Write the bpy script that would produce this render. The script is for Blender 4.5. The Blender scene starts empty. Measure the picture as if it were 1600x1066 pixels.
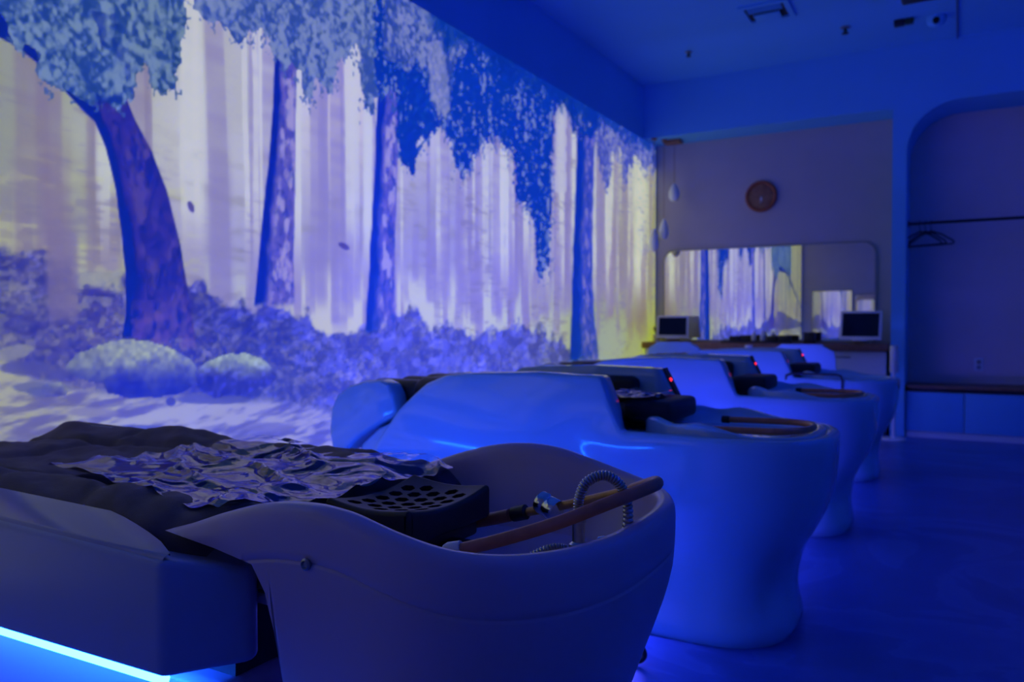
import bpy, bmesh, math, random
import numpy as np
from mathutils import Vector, Matrix

random.seed(7)
SC = bpy.context.scene
COL = SC.collection

# ------------------------------------------------------------------ camera, world, exposure
CAM_H, CAM_YAW, CAM_PITCH, FPX = 1.0, math.radians(29.55), math.atan2(24, 1235), 1235.0
cam_d = bpy.data.cameras.new('camera')
cam = bpy.data.objects.new('camera', cam_d)
COL.objects.link(cam)
cam.location = (0, 0, CAM_H)
cam.rotation_euler = (math.pi / 2 - CAM_PITCH, 0, CAM_YAW)
cam_d.sensor_width = 36.0
cam_d.lens = 36.0 * FPX / 1600.0
cam_d.clip_start = 0.02
cam_d.dof.use_dof = True
cam_d.dof.focus_distance = 1.25
cam_d.dof.aperture_fstop = 4.5
SC.camera = cam

world = bpy.data.worlds.new('world')
SC.world = world
world.use_nodes = True
world.node_tree.nodes['Background'].inputs[0].default_value = (0.0, 0.01, 0.05, 1)
world.node_tree.nodes['Background'].inputs[1].default_value = 0.02

vs = SC.view_settings
vs.view_transform = 'Standard'
vs.look = 'None'
vs.exposure = 0.0
vs.gamma = 1.0
vs.use_curve_mapping = False
SC.cycles.max_bounces = 10
SC.cycles.diffuse_bounces = 5
SC.cycles.glossy_bounces = 6
SC.cycles.transparent_max_bounces = 12
SC.cycles.sample_clamp_indirect = 6.0
SC.cycles.denoising_prefilter = 'ACCURATE'

# light strengths: bed strips, added cove strip, projected picture
LED_NEAR = 82.0      # strips of the nearest bed
LED_FAR = 180.0       # strips of the other beds
LED_BLUE = (0.007, 0.10, 1.0)
LED_VIOLET = (0.09, 0.09, 1.0)
ADDED_COVE = 26.0          # added, unseen strip on the right wall to brighten the ceiling
MURAL = 1.0          # projected picture

# ------------------------------------------------------------------ room dimensions (metres)
XL, XR, YR, YF, YN, ZC = -2.9, 2.3, -0.85, 7.9, 8.3, 3.5


# ------------------------------------------------------------------ materials
def nt(name):
    m = bpy.data.materials.new(name)
    m.use_nodes = True
    return m, m.node_tree, m.node_tree.nodes['Principled BSDF']


def mat(name, col, rough=0.5, metal=0.0, noise=0.0, nscale=8.0, bump=0.0, bscale=60.0, spec=0.5, coat=0.0, col2=None):
    m, t, b = nt(name)
    b.inputs['Base Color'].default_value = (*col, 1)
    b.inputs['Roughness'].default_value = rough
    b.inputs['Metallic'].default_value = metal
    b.inputs['Specular IOR Level'].default_value = spec
    b.inputs['Coat Weight'].default_value = coat
    b.inputs['Coat Roughness'].default_value = 0.05
    tc = t.nodes.new('ShaderNodeTexCoord')
    n = t.nodes.new('ShaderNodeTexNoise')
    n.inputs['Scale'].default_value = nscale
    n.inputs['Detail'].default_value = 6
    t.links.new(tc.outputs['Object'], n.inputs['Vector'])
    r = t.nodes.new('ShaderNodeValToRGB')
    c2 = col2 or tuple(c * (1 - noise) for c in col)
    r.color_ramp.elements[0].position = 0.3
    r.color_ramp.elements[1].position = 0.7
    r.color_ramp.elements[0].color = (*c2, 1)
    r.color_ramp.elements[1].color = (*col, 1)
    t.links.new(n.outputs['Fac'], r.inputs['Fac'])
    t.links.new(r.outputs['Color'], b.inputs['Base Color'])
    if bump > 0:
        n2 = t.nodes.new('ShaderNodeTexNoise')
        n2.inputs['Scale'].default_value = bscale
        n2.inputs['Detail'].default_value = 4
        t.links.new(tc.outputs['Object'], n2.inputs['Vector'])
        bp = t.nodes.new('ShaderNodeBump')
        bp.inputs['Strength'].default_value = bump
        bp.inputs['Distance'].default_value = 0.01
        t.links.new(n2.outputs['Fac'], bp.inputs['Height'])
        t.links.new(bp.outputs['Normal'], b.inputs['Normal'])
    return m


def emit(name, col, s, sampling='AUTO'):
    m = bpy.data.materials.new(name)
    m.use_nodes = True
    t = m.node_tree
    t.nodes.clear()
    o = t.nodes.new('ShaderNodeOutputMaterial')
    e = t.nodes.new('ShaderNodeEmission')
    e.inputs['Color'].default_value = (*col, 1)
    e.inputs['Strength'].default_value = s
    t.links.new(e.outputs[0], o.inputs['Surface'])
    return m


M = {}
M['wall'] = mat('white_paint_blue_light_tint', (0.14, 0.50, 0.82), 0.75, noise=0.03, nscale=3, bump=0.05, bscale=180)  # white paint; the blue light's tint is put into its colour
M['ceiling'] = mat('ceiling_paint_blue_light_tint', (0.12, 0.48, 0.82), 0.8, noise=0.03, nscale=2, bump=0.05, bscale=120)  # white paint again, low red imitates the blue light
M['niche'] = mat('beige_wallpaper', (0.52, 0.46, 0.48), 0.7, noise=0.05, nscale=5, bump=0.05, bscale=150)
M['ward'] = mat('wardrobe_back_panel', (0.78, 0.62, 0.62), 0.7, noise=0.06, nscale=4)
M['shell'] = mat('white_shell_blue_light_tint', (0.30, 0.53, 0.74), 0.12, noise=0.02, nscale=4, coat=0.4)  # white shell with the blue light mixed into its colour
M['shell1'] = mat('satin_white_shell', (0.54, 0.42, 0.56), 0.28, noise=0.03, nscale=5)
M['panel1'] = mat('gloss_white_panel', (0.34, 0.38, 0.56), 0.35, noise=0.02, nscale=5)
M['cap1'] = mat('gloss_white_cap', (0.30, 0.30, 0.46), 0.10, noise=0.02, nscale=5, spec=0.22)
M['black'] = mat('black_vinyl', (0.012, 0.012, 0.014), 0.5, noise=0.2, nscale=20)
M['foam'] = mat('black_soft_rubber', (0.016, 0.016, 0.02), 0.5, noise=0.2, nscale=30, bump=0.05, bscale=300)
M['fabric'] = mat('dark_quilted_fabric', (0.10, 0.08, 0.105), 0.6, noise=0.3, nscale=14, bump=0.25, bscale=420, spec=0.35)
M['hoop'] = mat('brown_rubber_tube', (0.68, 0.24, 0.12), 0.38, noise=0.25, nscale=40)
M['brass'] = mat('golden_tube', (0.70, 0.34, 0.10), 0.35, noise=0.25, nscale=40, metal=0.2)
M['chrome'] = mat('chrome', (0.72, 0.72, 0.75), 0.12, metal=1.0, noise=0.05)
M['steel'] = mat('brushed_steel_hose', (0.50, 0.49, 0.52), 0.28, metal=1.0, noise=0.2, nscale=60)
M['white'] = mat('white_plastic', (0.78, 0.78, 0.79), 0.35, noise=0.03)
M['wood'] = mat('walnut_wood', (0.36, 0.16, 0.08), 0.5, noise=0.4, nscale=18)
M['clockwood'] = mat('red_brown_wood', (0.42, 0.10, 0.045), 0.5, noise=0.4, nscale=18)
M['darkplastic'] = mat('dark_plastic', (0.02, 0.02, 0.024), 0.4, noise=0.1)
M['screen'] = mat('dark_screen_glass', (0.008, 0.008, 0.01), 0.08, noise=0.05)
M['chair'] = mat('white_vinyl_blue_light_tint', (0.34, 0.56, 0.76), 0.45, noise=0.04)  # white vinyl, coloured as it looks in the blue light
M['metal'] = mat('grey_metal', (0.35, 0.35, 0.37), 0.35, metal=0.8, noise=0.1)
M['green'] = mat('dark_green_plastic', (0.02, 0.06, 0.03), 0.4, noise=0.1)
M['seam'] = mat('grey_blue_joint', (0.08, 0.16, 0.30), 0.7, noise=0.1)
M['led1'] = emit('led_blue_strip', LED_BLUE, LED_NEAR)
M['led2'] = emit('led_blue_violet_strip', LED_VIOLET, LED_FAR)
M['cove'] = emit('added_cove_strip', (0.0, 0.06, 1.0), ADDED_COVE)  # added fill strip, out of view
M['led3'] = emit('led_blue_foot_strip', LED_VIOLET, LED_FAR * 0.35)
M['red'] = emit('red_indicator', (1.0, 0.02, 0.05), 2.5)

# mirror
M['mirror'] = mat('mirror_glass', (0.86, 0.86, 0.87), 0.02, metal=1.0, noise=0.01)

# marble-like floor tiles, with the blue light put into their colours
m, t, b = nt('marble_tile_blue_light_tint')
tc = t.nodes.new('ShaderNodeTexCoord')
n1 = t.nodes.new('ShaderNodeTexNoise'); n1.inputs['Scale'].default_value = 1.1; n1.inputs['Detail'].default_value = 8
n1.inputs['Distortion'].default_value = 1.6
t.links.new(tc.outputs['Object'], n1.inputs['Vector'])
r1 = t.nodes.new('ShaderNodeValToRGB')
r1.color_ramp.elements[0].position = 0.36; r1.color_ramp.elements[0].color = (0.045, 0.11, 0.33, 1)
r1.color_ramp.elements[1].position = 0.62; r1.color_ramp.elements[1].color = (0.06, 0.14, 0.42, 1)
e = r1.color_ramp.elements.new(0.5); e.color = (0.055, 0.13, 0.40, 1)
e = r1.color_ramp.elements.new(0.52); e.color = (0.075, 0.17, 0.46, 1)
t.links.new(n1.outputs['Fac'], r1.inputs['Fac'])
t.links.new(r1.outputs['Color'], b.inputs['Base Color'])
b.inputs['Roughness'].default_value = 0.33
M['floor'] = m

# thin clear plastic film
m = bpy.data.materials.new('clear_plastic_film'); m.use_nodes = True
t = m.node_tree; t.nodes.clear()
o_ = t.nodes.new('ShaderNodeOutputMaterial'); mx = t.nodes.new('ShaderNodeMixShader')
tr = t.nodes.new('ShaderNodeBsdfTransparent'); tr.inputs[0].default_value = (0.93, 0.93, 0.95, 1)
gl = t.nodes.new('ShaderNodeBsdfGlossy'); gl.inputs['Color'].default_value = (0.66, 0.64, 0.95, 1); gl.inputs['Roughness'].default_value = 0.05  # neutral film; gloss tinted blue to colour its reflections
tc = t.nodes.new('ShaderNodeTexCoord'); nz = t.nodes.new('ShaderNodeTexNoise')
nz.inputs['Scale'].default_value = 9; nz.inputs['Detail'].default_value = 3; nz.inputs['Distortion'].default_value = 0.8
t.links.new(tc.outputs['Object'], nz.inputs['Vector'])
bp = t.nodes.new('ShaderNodeBump'); bp.inputs['Strength'].default_value = 0.22; bp.inputs['Distance'].default_value = 0.02
t.links.new(nz.outputs['Fac'], bp.inputs['Height']); t.links.new(bp.outputs['Normal'], gl.inputs['Normal'])
fr = t.nodes.new('ShaderNodeFresnel'); fr.inputs['IOR'].default_value = 1.7
t.links.new(bp.outputs['Normal'], fr.inputs['Normal'])
ma = t.nodes.new('ShaderNodeMath'); ma.operation = 'MULTIPLY_ADD'; ma.inputs[1].default_value = 1.1; ma.inputs[2].default_value = 0.04
ma.use_clamp = True
t.links.new(fr.outputs[0], ma.inputs[0]); t.links.new(ma.outputs[0], mx.inputs[0])
t.links.new(tr.outputs[0], mx.inputs[1]); t.links.new(gl.outputs[0], mx.inputs[2]); t.links.new(mx.outputs[0], o_.inputs['Surface'])
M['film'] = m

# ------------------------------------------------------------------ object helpers
ORG = {}


def thing(name, label, cat, loc, group=None):
    o = bpy.data.objects.new(name, None)
    COL.objects.link(o)
    o.location = loc
    o.empty_display_size = 0.1
    o['label'] = label
    o['category'] = cat
    if group:
        o['group'] = group
    ORG[o.name] = Vector(loc)
    return o


def obj(name, vf, material, parent=None, label=None, cat=None, group=None, kind=None, smooth=True, ang=40):
    verts, faces = vf
    V = np.array(verts, dtype=float)
    if parent is not None:
        org = ORG[parent.name]
    else:
        lo, hi = V.min(0), V.max(0)
        org = Vector(((lo[0] + hi[0]) / 2, (lo[1] + hi[1]) / 2, lo[2]))
    V = V - np.array(org)
    me = bpy.data.meshes.new(name)
    me.from_pydata(V.tolist(), [], faces)
    me.validate()
    me.materials.append(M[material] if isinstance(material, str) else material)
    bm = bmesh.new(); bm.from_mesh(me)
    bmesh.ops.recalc_face_normals(bm, faces=bm.faces)
    bm.to_mesh(me); bm.free()
    if smooth:
        me.shade_smooth()
        me.set_sharp_from_angle(angle=math.radians(ang))
    o = bpy.data.objects.new(name, me)
    COL.objects.link(o)
    if parent is not None:
        o.parent = parent
    else:
        o.location = org
    ORG[o.name] = org
    if label:
        o['label'] = label
    if cat:
        o['category'] = cat
    if group:
        o['group'] = group
    if kind:
        o['kind'] = kind
    return o


def struct(name, vf, material, label=None, **k):
    return obj(name, vf, material, kind='structure', label=label, **k)


def join(*vfs):
    V, F = [], []
    for v, f in vfs:
        k = len(V)
        V += [tuple(p) for p in v]
        F += [tuple(i + k for i in q) for q in f]
    return V, F


def box(x0, x1, y0, y1, z0, z1):
    v = [(x0, y0, z0), (x1, y0, z0), (x1, y1, z0), (x0, y1, z0), (x0, y0, z1), (x1, y0, z1), (x1, y1, z1), (x0, y1, z1)]
    f = [(0, 3, 2, 1), (4, 5, 6, 7), (0, 1, 5, 4), (1, 2, 6, 5), (2, 3, 7, 6), (3, 0, 4, 7)]
    return v, f


def from_bm(bm):
    bm.verts.ensure_lookup_table()
    bm.verts.index_update()
    v = [tuple(p.co) for p in bm.verts]
    f = [tuple(q.index for q in fc.verts) for fc in bm.faces]
    bm.free()
    return v, f


def rbox(x0, x1, y0, y1, z0, z1, r=0.01, seg=3):
    bm = bmesh.new()
    v, f = box(x0, x1, y0, y1, z0, z1)
    vs_ = [bm.verts.new(p) for p in v]
    for q in f:
        bm.faces.new([vs_[i] for i in q])
    bmesh.ops.bevel(bm, geom=bm.edges[:], offset=r, segments=seg, profile=0.5, affect='EDGES')
    return from_bm(bm)


def prism(poly, axis, a, b, r=0.0, seg=2):
    """extrude a 2D polygon along an axis: axis 'x' poly=(y,z), 'y' poly=(x,z), 'z' poly=(x,y)"""
    def P(p, d):
        return {'x': (d, p[0], p[1]), 'y': (p[0], d, p[1]), 'z': (p[0], p[1], d)}[axis]
    n = len(poly)
    v = [P(p, a) for p in poly] + [P(p, b) for p in poly]
    f = [tuple(range(n)), tuple(range(2 * n - 1, n - 1, -1))] + [(i, (i + 1) % n, n + (i + 1) % n, n + i) for i in range(n)]
    if r <= 0:
        return v, f
    bm = bmesh.new()
    vv = [bm.verts.new(p) for p in v]
    for q in f:
        bm.faces.new([vv[i] for i in q])
    bmesh.ops.recalc_face_normals(bm, faces=bm.faces)
    eds = [e for e in bm.edges if e.calc_face_angle(0) > 0.5]
    bmesh.ops.bevel(bm, geom=eds, offset=r, segments=seg, profile=0.5, affect='EDGES')
    return from_bm(bm)


def grid(P, cu=False, cv=False):
    """P[i][j] points -> quads"""
    n, m_ = len(P), len(P[0])
    v = [tuple(p) for row in P for p in row]
    f = []
    for i in range(n if cu else n - 1):
        for j in range(m_ if cv else m_ - 1):
            a, b_ = i * m_ + j, i * m_ + (j + 1) % m_
            c, d = ((i + 1) % n) * m_ + (j + 1) % m_, ((i + 1) % n) * m_ + j
            f.append((a, b_, c, d))
    return v, f


def tube(path, r, seg=10, cap=True, closed=False):
    pts = [Vector(p) for p in path]
    n = len(pts)
    rr = r if isinstance(r, (list, tuple)) else [r] * n
    rings = []
    up = Vector((0, 0, 1))
    prev = None
    for i in range(n):
        a = pts[(i - 1) % n] if (closed or i > 0) else pts[i]
        c = pts[(i + 1) % n] if (closed or i < n - 1) else pts[i]
        tdir = (c - a).normalized()
        if prev is None:
            s = tdir.cross(up)
            if s.length < 1e-3:
                s = tdir.cross(Vector((1, 0, 0)))
        else:
            s = prev - tdir * prev.dot(tdir)
        s.normalize()
        prev = s
        u = s.cross(tdir)
        rings.append([tuple(pts[i] + (s * math.cos(q) + u * math.sin(q)) * rr[i]) for q in [2 * math.pi * k / seg for k in range(seg)]])
    v, f = grid(rings, cu=closed, cv=True)
    if cap and not closed:
        f.append(tuple(range(seg - 1, -1, -1)))
        f.append(tuple(range((n - 1) * seg, n * seg)))
    return v, f


def lathe(prof, c, seg=24, axis='z'):
    rings = []
    for r, h in prof:
        ring = []
        for k in range(seg):
            q = 2 * math.pi * k / seg
            a, b_ = r * math.cos(q), r * math.sin(q)
            p = {'z': (a, b_, h), 'y': (a, h, b_), 'x': (h, a, b_)}[axis]
            ring.append((c[0] + p[0], c[1] + p[1], c[2] + p[2]))
        rings.append(ring)
    v, f = grid(rings, cv=True)
    f.append(tuple(range(seg)))
    n = len(prof)
    f.append(tuple(range((n - 1) * seg, n * seg)))
    return v, f


def spline(pts, n):
    """Catmull-Rom through points"""
    P = [np.array(p, float) for p in pts]
    P = [2 * P[0] - P[1]] + P + [2 * P[-1] - P[-2]]
    out = []
    segs = len(P) - 3
    for k in range(n):
        s = k / (n - 1) * segs
        i = min(int(s), segs - 1)
        u = s - i
        a, b_, c, d = P[i:i + 4]
        out.append(tuple(0.5 * ((2 * b_) + (-a + c) * u + (2 * a - 5 * b_ + 4 * c - d) * u * u + (-a + 3 * b_ - 3 * c + d) * u ** 3)))
    return out


def interp(x, xs, ys):
    return float(np.interp(x, xs, ys))


def smooth_interp(x, xs, ys):
    """cubic Hermite through the points, limited so that it does not overshoot"""
    x = min(max(x, xs[0]), xs[-1])
    n_ = len(xs)
    d = [(ys[i + 1] - ys[i]) / (xs[i + 1] - xs[i]) for i in range(n_ - 1)]
    t_ = [d[0]] + [0.0 if d[i - 1] * d[i] <= 0 else 2 * d[i - 1] * d[i] / (d[i - 1] + d[i]) for i in range(1, n_ - 1)] + [d[-1]]
    for i in range(n_ - 1):
        if x <= xs[i + 1]:
            h = xs[i + 1] - xs[i]
            u = (x - xs[i]) / h
            return ((1 + 2 * u) * (1 - u) ** 2 * ys[i] + u * (1 - u) ** 2 * h * t_[i] + u * u * (3 - 2 * u) * ys[i + 1] + u * u * (u - 1) * h * t_[i + 1])
    return ys[-1]


def copy_tree(o, parent=None):
    c = o.copy()
    COL.objects.link(c)
    if parent is not None:
        c.parent = parent
        c.matrix_parent_inverse = o.matrix_parent_inverse
    for ch in [q for q in bpy.data.objects if q.parent == o]:
        copy_tree(ch, c)
    return c


# numpy value noise ------------------------------------------------
def _hash(i, j, seed):
    h = (i * 374761393 + j * 668265263 + seed * 1274126177) & 0xFFFFFFFF
    h = ((h ^ (h >> 13)) * 1274126177) & 0xFFFFFFFF
    return ((h ^ (h >> 16)) & 0xFFFF) / 65535.0


def vnoise(x, y, seed=0):
    x = np.asarray(x, float); y = np.asarray(y, float)
    i = np.floor(x).astype(np.int64); j = np.floor(y).astype(np.int64)
    u = x - i; v = y - j
    u = u * u * (3 - 2 * u); v = v * v * (3 - 2 * v)
    a = _hash(i, j, seed); b_ = _hash(i + 1, j, seed); c = _hash(i, j + 1, seed); d = _hash(i + 1, j + 1, seed)
    return (a * (1 - u) + b_ * u) * (1 - v) + (c * (1 - u) + d * u) * v


def fbm(x, y, seed=0, oct=4):
    s, a, tot = 0, 1.0, 0
    for k in range(oct):
        s = s + a * vnoise(np.asarray(x) * 2 ** k, np.asarray(y) * 2 ** k, seed + k * 17)
        tot += a
        a *= 0.5
    return s / tot


# ================================================================== ROOM SHELL
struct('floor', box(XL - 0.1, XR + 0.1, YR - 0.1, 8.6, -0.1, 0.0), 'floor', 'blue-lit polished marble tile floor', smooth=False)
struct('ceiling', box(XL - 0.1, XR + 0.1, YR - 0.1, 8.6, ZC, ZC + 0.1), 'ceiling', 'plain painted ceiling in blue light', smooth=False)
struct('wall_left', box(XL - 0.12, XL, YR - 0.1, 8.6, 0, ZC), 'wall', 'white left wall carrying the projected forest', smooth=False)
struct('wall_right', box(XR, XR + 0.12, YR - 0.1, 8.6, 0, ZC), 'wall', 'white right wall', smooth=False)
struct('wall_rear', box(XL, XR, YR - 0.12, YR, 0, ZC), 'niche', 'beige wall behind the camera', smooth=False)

# far wall: bulkhead over the mirror niche, pillar, arched wardrobe opening
R_ = 0.42
arc = [(-0.43 + R_ - R_ * math.cos(a), 2.55 + R_ * math.sin(a)) for a in np.linspace(0, math.pi / 2, 12)]
arc2 = [(0.98 - R_ + R_ * math.sin(a), 2.55 + R_ * math.cos(a)) for a in np.linspace(0, math.pi / 2, 12)]
poly = [(XL, 2.95), (XL, ZC), (XR, ZC), (XR, 0), (0.98, 0)] + arc2[::-1] + arc[::-1] + [(-0.43, 0), (-0.546, 0), (-0.546, 2.95)]
struct('wall_far', prism(poly, 'y', YF, YN + 0.2), 'wall', 'far wall with bulkhead, pillar and arched wardrobe opening', smooth=False)
struct('wall_niche', box(XL, -0.546, YN, YN + 0.1, 0, 2.95), 'niche', 'beige back wall of the mirror niche', smooth=False)
struct('wall_wardrobe', box(-0.43, 0.98, YN + 0.16, YN + 0.26, 0, 3.0), 'ward', 'dark back panel of the arched wardrobe niche', smooth=False)
struct('baseboard_far', box(0.98, XR, YF - 0.012, YF, 0, 0.09), 'white', 'white skirting on the far wall', smooth=False)
struct('trim_1', box(-0.05, -0.036, 5.9, YF, ZC - 0.014, ZC), 'seam', 'dark joint strip running along the ceiling to the far wall', smooth=False)

# ================================================================== PROJECTED PICTURE
def project(Y, Z, X=XL):
    """photo frame position of wall points, used to lay out the picture on the wall"""
    cy, sy = math.cos(CAM_YAW), math.sin(CAM_YAW)
    fwd = -X * 0 + (-sy) * X + cy * Y
    rgt = cy * X + sy * Y
    return 800 + FPX * rgt / fwd, 509 - FPX * (Z - CAM_H) / fwd


def wall_y(px, X=XL):
    cy, sy = math.cos(CAM_YAW), math.sin(CAM_YAW)
    r = (px - 800) / FPX
    return X * (cy + sy * r) / (-sy + cy * r)


cols = [wall_y(p) for p in np.linspace(-20, 1023, 540)]
cols = list(np.linspace(-0.77, cols[0], 90, endpoint=False)) + cols
cols = np.array(cols)
rows = np.linspace(0.06, 2.95, 450)
GY, GZ = np.meshgrid(cols, rows, indexing='ij')
PX, PY = project(GY, GZ)
PX = np.clip(PX, -3000, 2000); PY = np.clip(PY, -3000, 4000)


def inpoly(x, y, poly_):
    ins = np.zeros(x.shape, bool)
    n = len(poly_)
    for i in range(n):
        x0, y0 = poly_[i]; x1, y1 = poly_[(i + 1) % n]
        if y0 == y1:
            continue
        c = ((y0 > y) != (y1 > y)) & (x < (x1 - x0) * (y - y0) / (y1 - y0) + x0)
        ins ^= c
    return ins


img = np.zeros(GY.shape + (3,))


def ramp(x, xs, cs):
    cs = np.array(cs, float)
    return np.stack([np.interp(x, xs, cs[:, k]) for k in range(3)], -1)


def over(col, a):
    global img
    a = np.clip(a, 0, 1)[..., None]
    img = img * (1 - a) + np.array(col, float) * a


def sst(x, a, b_):
    u = np.clip((x - a) / (b_ - a), 0, 1)
    return u * u * (3 - 2 * u)


NW = fbm(GY * 3, GZ * 3, 3)
# misty background between the birches
up = ramp(PX, [-2500, 0, 120, 300, 450, 530, 650, 800, 900, 960, 1025],
          [(140, 138, 100), (140, 140, 138), (150, 148, 160), (166, 160, 198), (168, 162, 212), (182, 168, 216), (166, 158, 218), (156, 150, 218), (168, 160, 210), (168, 164, 176), (174, 168, 164)])
lo = ramp(PX, [-2500, 0, 120, 300, 450, 530, 650, 800, 900, 960, 1025],
          [(150, 148, 90), (140, 140, 112), (140, 136, 128), (140, 132, 190), (145, 138, 205), (150, 140, 212), (140, 132, 218), (140, 132, 215), (148, 142, 195), (150, 145, 140), (150, 145, 120)])
w = sst(PY + 30 * (NW - .5), 200, 420)[..., None]
img = up * (1 - w) + lo * w
img *= (0.90 + 0.2 * fbm(GY * 2.2, GZ * 1.2, 11))[..., None]
# fine branches and foliage haze
hz = fbm(GY * 9, GZ * 26, 21, 3)
over((120, 112, 140), 0.35 * sst(hz, 0.5, 0.75) * sst(PY, 150, 330))
# bright clearing
gl_ = ramp(PX, [-2500, 0, 200, 300, 420, 520, 650, 760, 860, 930, 1025],
           [(165, 163, 90), (156, 156, 108), (162, 160, 118), (160, 156, 182), (165, 160, 200), (180, 173, 208), (176, 172, 212), (176, 174, 204), (164, 166, 192), (144, 149, 130), (152, 152, 112)])
gy0 = np.interp(PX, [-500, 0, 200, 420, 600, 750, 900, 1022], [330, 345, 420, 440, 450, 450, 465, 470])
ga = sst(PY + 40 * (fbm(GY * 2.5, GZ * 4, 31) - .5), gy0 - 40, gy0 + 10) * 0.95
a_ = np.clip(ga, 0, 1)[..., None]
img = img * (1 - a_) + gl_ * a_
# distant birch trunks
rs = random.Random(5)
for k in range(210):
    yc = rs.uniform(-0.7, 8.25)
    wd = rs.uniform(0.014, 0.075)
    lean = rs.uniform(-0.02, 0.02)
    zb = rs.uniform(0.98, 1.4)
    if rs.random() < 0.25:
        zb = rs.uniform(0.85, 1.0)
    light = rs.random() < 0.5
    d = np.abs(GY - yc - lean * (GZ - 1.5) - 0.01 * (vnoise(GZ * 3, GZ * 0 + k, 7) - .5)) / (wd * (1 - 0.12 * (GZ - 1)))
    al = (1 - sst(d, 0.7, 1.05)) * sst(GZ, zb - 0.06, zb + 0.08)
    if not al.max() > 0:
        continue
    bark = 0.65 + 0.6 * vnoise(GY * 4 + k, GZ * 26, 13 + k)
    pxc = project(yc, 1.5)[0]
    if light:
        c = ramp(np.array([pxc]), [-500, 0, 350, 600, 900, 1022], [(160, 160, 150), (172, 172, 176), (188, 182, 222), (182, 178, 226), (188, 184, 216), (196, 192, 180)])[0]
        over(c, al * 0.75 * bark * sst(GZ, 1.0, 1.6))
        c2 = ramp(np.array([pxc]), [-500, 0, 350, 600, 900, 1022], [(110, 100, 100), (118, 104, 125), (128, 114, 190), (124, 110, 206), (126, 112, 190), (130, 116, 130)])[0]
        over(c2, al * 0.7 * (1 - sst(GZ, 1.05, 1.6)) * bark)
    else:
        c2 = ramp(np.array([pxc]), [-500, 0, 350, 600, 900, 1022], [(100, 90, 95), (116, 100, 122), (128, 116, 190), (124, 112, 208), (126, 112, 192), (134, 118, 132)])[0]
        over(c2, al * 0.62 * bark)
for tx_, tw, tb, t0, al_ in ((524, 7, 505, 300, .6), (545, 6, 495, 320, .6), (484, 8, 490, 330, .6), (650, 5, 440, 300, .55), (675, 7, 472, 330, .7), (716, 7, 516, 260, .55), (742, 8, 506, 330, .8), (775, 7, 492, 380, .7), (820, 6, 520, 340, .65), (846, 5, 492, 400, .7), (873, 4, 470, 330, .55), (697, 4, 440, 320, .5), (800, 4, 450, 330, .5), (954, 3.5, 498, 300, .7), (945, 2.5, 470, 330, .5), (1004, 4, 506, 320, .7), (985, 3, 470, 300, .6), (970, 2.5, 460, 330, .5), (635, 4, 470, 380, .5), (600, 5, 470, 300, .4), (560, 5, 470, 300, .45), (180, 9, 400, 250, .5), (150, 6, 410, 280, .5), (40, 12, 400, 270, .45), (10, 10, 390, 240, .4)):
    wv = 3 * (vnoise(GZ * 4, GZ * 0 + tx_, 19) - .5) + (PY - tb) * 0.02 * math.sin(tx_)
    d_ = np.abs(PX - tx_ - wv)
    cc_ = ramp(np.array([float(tx_)]), [0, 200, 400, 600, 900, 950, 1022], [(112, 98, 118), (116, 102, 138), (128, 116, 195), (122, 110, 208), (126, 112, 200), (128, 108, 160), (128, 110, 130)])[0]
    over(cc_, al_ * (1 - sst(d_, tw * 0.8, tw * 1.15)) * sst(PY, t0, t0 + 90) * (1 - sst(PY + 8 * (fbm(GY * 30, GZ * 30, 4) - .5), tb - 6, tb + 6)) * (0.75 + 0.5 * vnoise(GY * 30, GZ * 45, int(tx_))))
mk = vnoise(GY * 16, GZ * 70, 15) * 0.6 + vnoise(GY * 6, GZ * 34, 16) * 0.4
over((112, 102, 156), 0.5 * sst(mk, 0.56, 0.72) * sst(np.abs(PX - 520), 70, 160) * sst(fbm(GY * 3, GZ * 2, 17), 0.35, 0.6) * sst(PY, 60, 200))
over((176, 176, 132), 0.4 * sst(1 - mk, 0.60, 0.78) * sst(PX, 420, 200) * sst(PY, 180, 320))
# broad soft trunk in the far left
for x0, x1, y1, cc in ((72, 112, 440, (118, 100, 130)), (330, 362, 480, (124, 112, 186)), (20, 32, 400, (124, 112, 130)), (138, 150, 400, (124, 112, 140))):
    ed = PX + 10 * (fbm(GY * 6, GZ * 6, 8) - .5)
    over(cc, 0.5 * sst(ed, x0 - 8, x0 + 6) * (1 - sst(ed, x1 - 6, x1 + 8)) * (1 - sst(PY, y1, y1 + 40)) * sst(PY, 150, 330))

# undergrowth
ux = PX + 36 * (fbm(GY * 12, GZ * 12, 41) - .5)
uy = PY + 50 * (fbm(GY * 14, GZ * 16, 43, 5) - .5)
bt = np.interp(ux, [-800, 0, 60, 120, 200, 300, 345, 400, 470, 520, 560, 610, 680, 760, 820, 880, 900, 940, 960, 1000],
               [390, 385, 392, 420, 430, 445, 470, 480, 492, 520, 520, 480, 505, 520, 510, 530, 560, 560, 590, 620])
ba = sst(uy, bt - 7, bt + 9)
bcol = ramp(PX, [-800, 0, 150, 300, 380, 480, 600, 800, 900, 950, 1025], [(60, 60, 100), (72, 68, 132), (66, 60, 148), (52, 50, 165), (48, 50, 190), (58, 60, 210), (66, 66, 222), (70, 70, 218), (80, 80, 205), (125, 132, 105), (140, 145, 85)])
mott = 0.5 * vnoise(GY * 34, GZ * 48, 47) + 0.3 * vnoise(GY * 70, GZ * 85, 48) + 0.2 * vnoise(GY * 14, GZ * 22, 46)
bcol2 = ramp(PX, [-800, 0, 300, 500, 800, 950], [(120, 122, 100), (128, 122, 138), (112, 106, 180), (104, 98, 214), (120, 116, 214), (150, 155, 95)])
mm = (0.85 * sst(mott, 0.46, 0.68))[..., None] * np.clip(0.55 + 1.6 * (fbm(GY * 3, GZ * 4, 49) - .40), 0.08, 1)[..., None]
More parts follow.
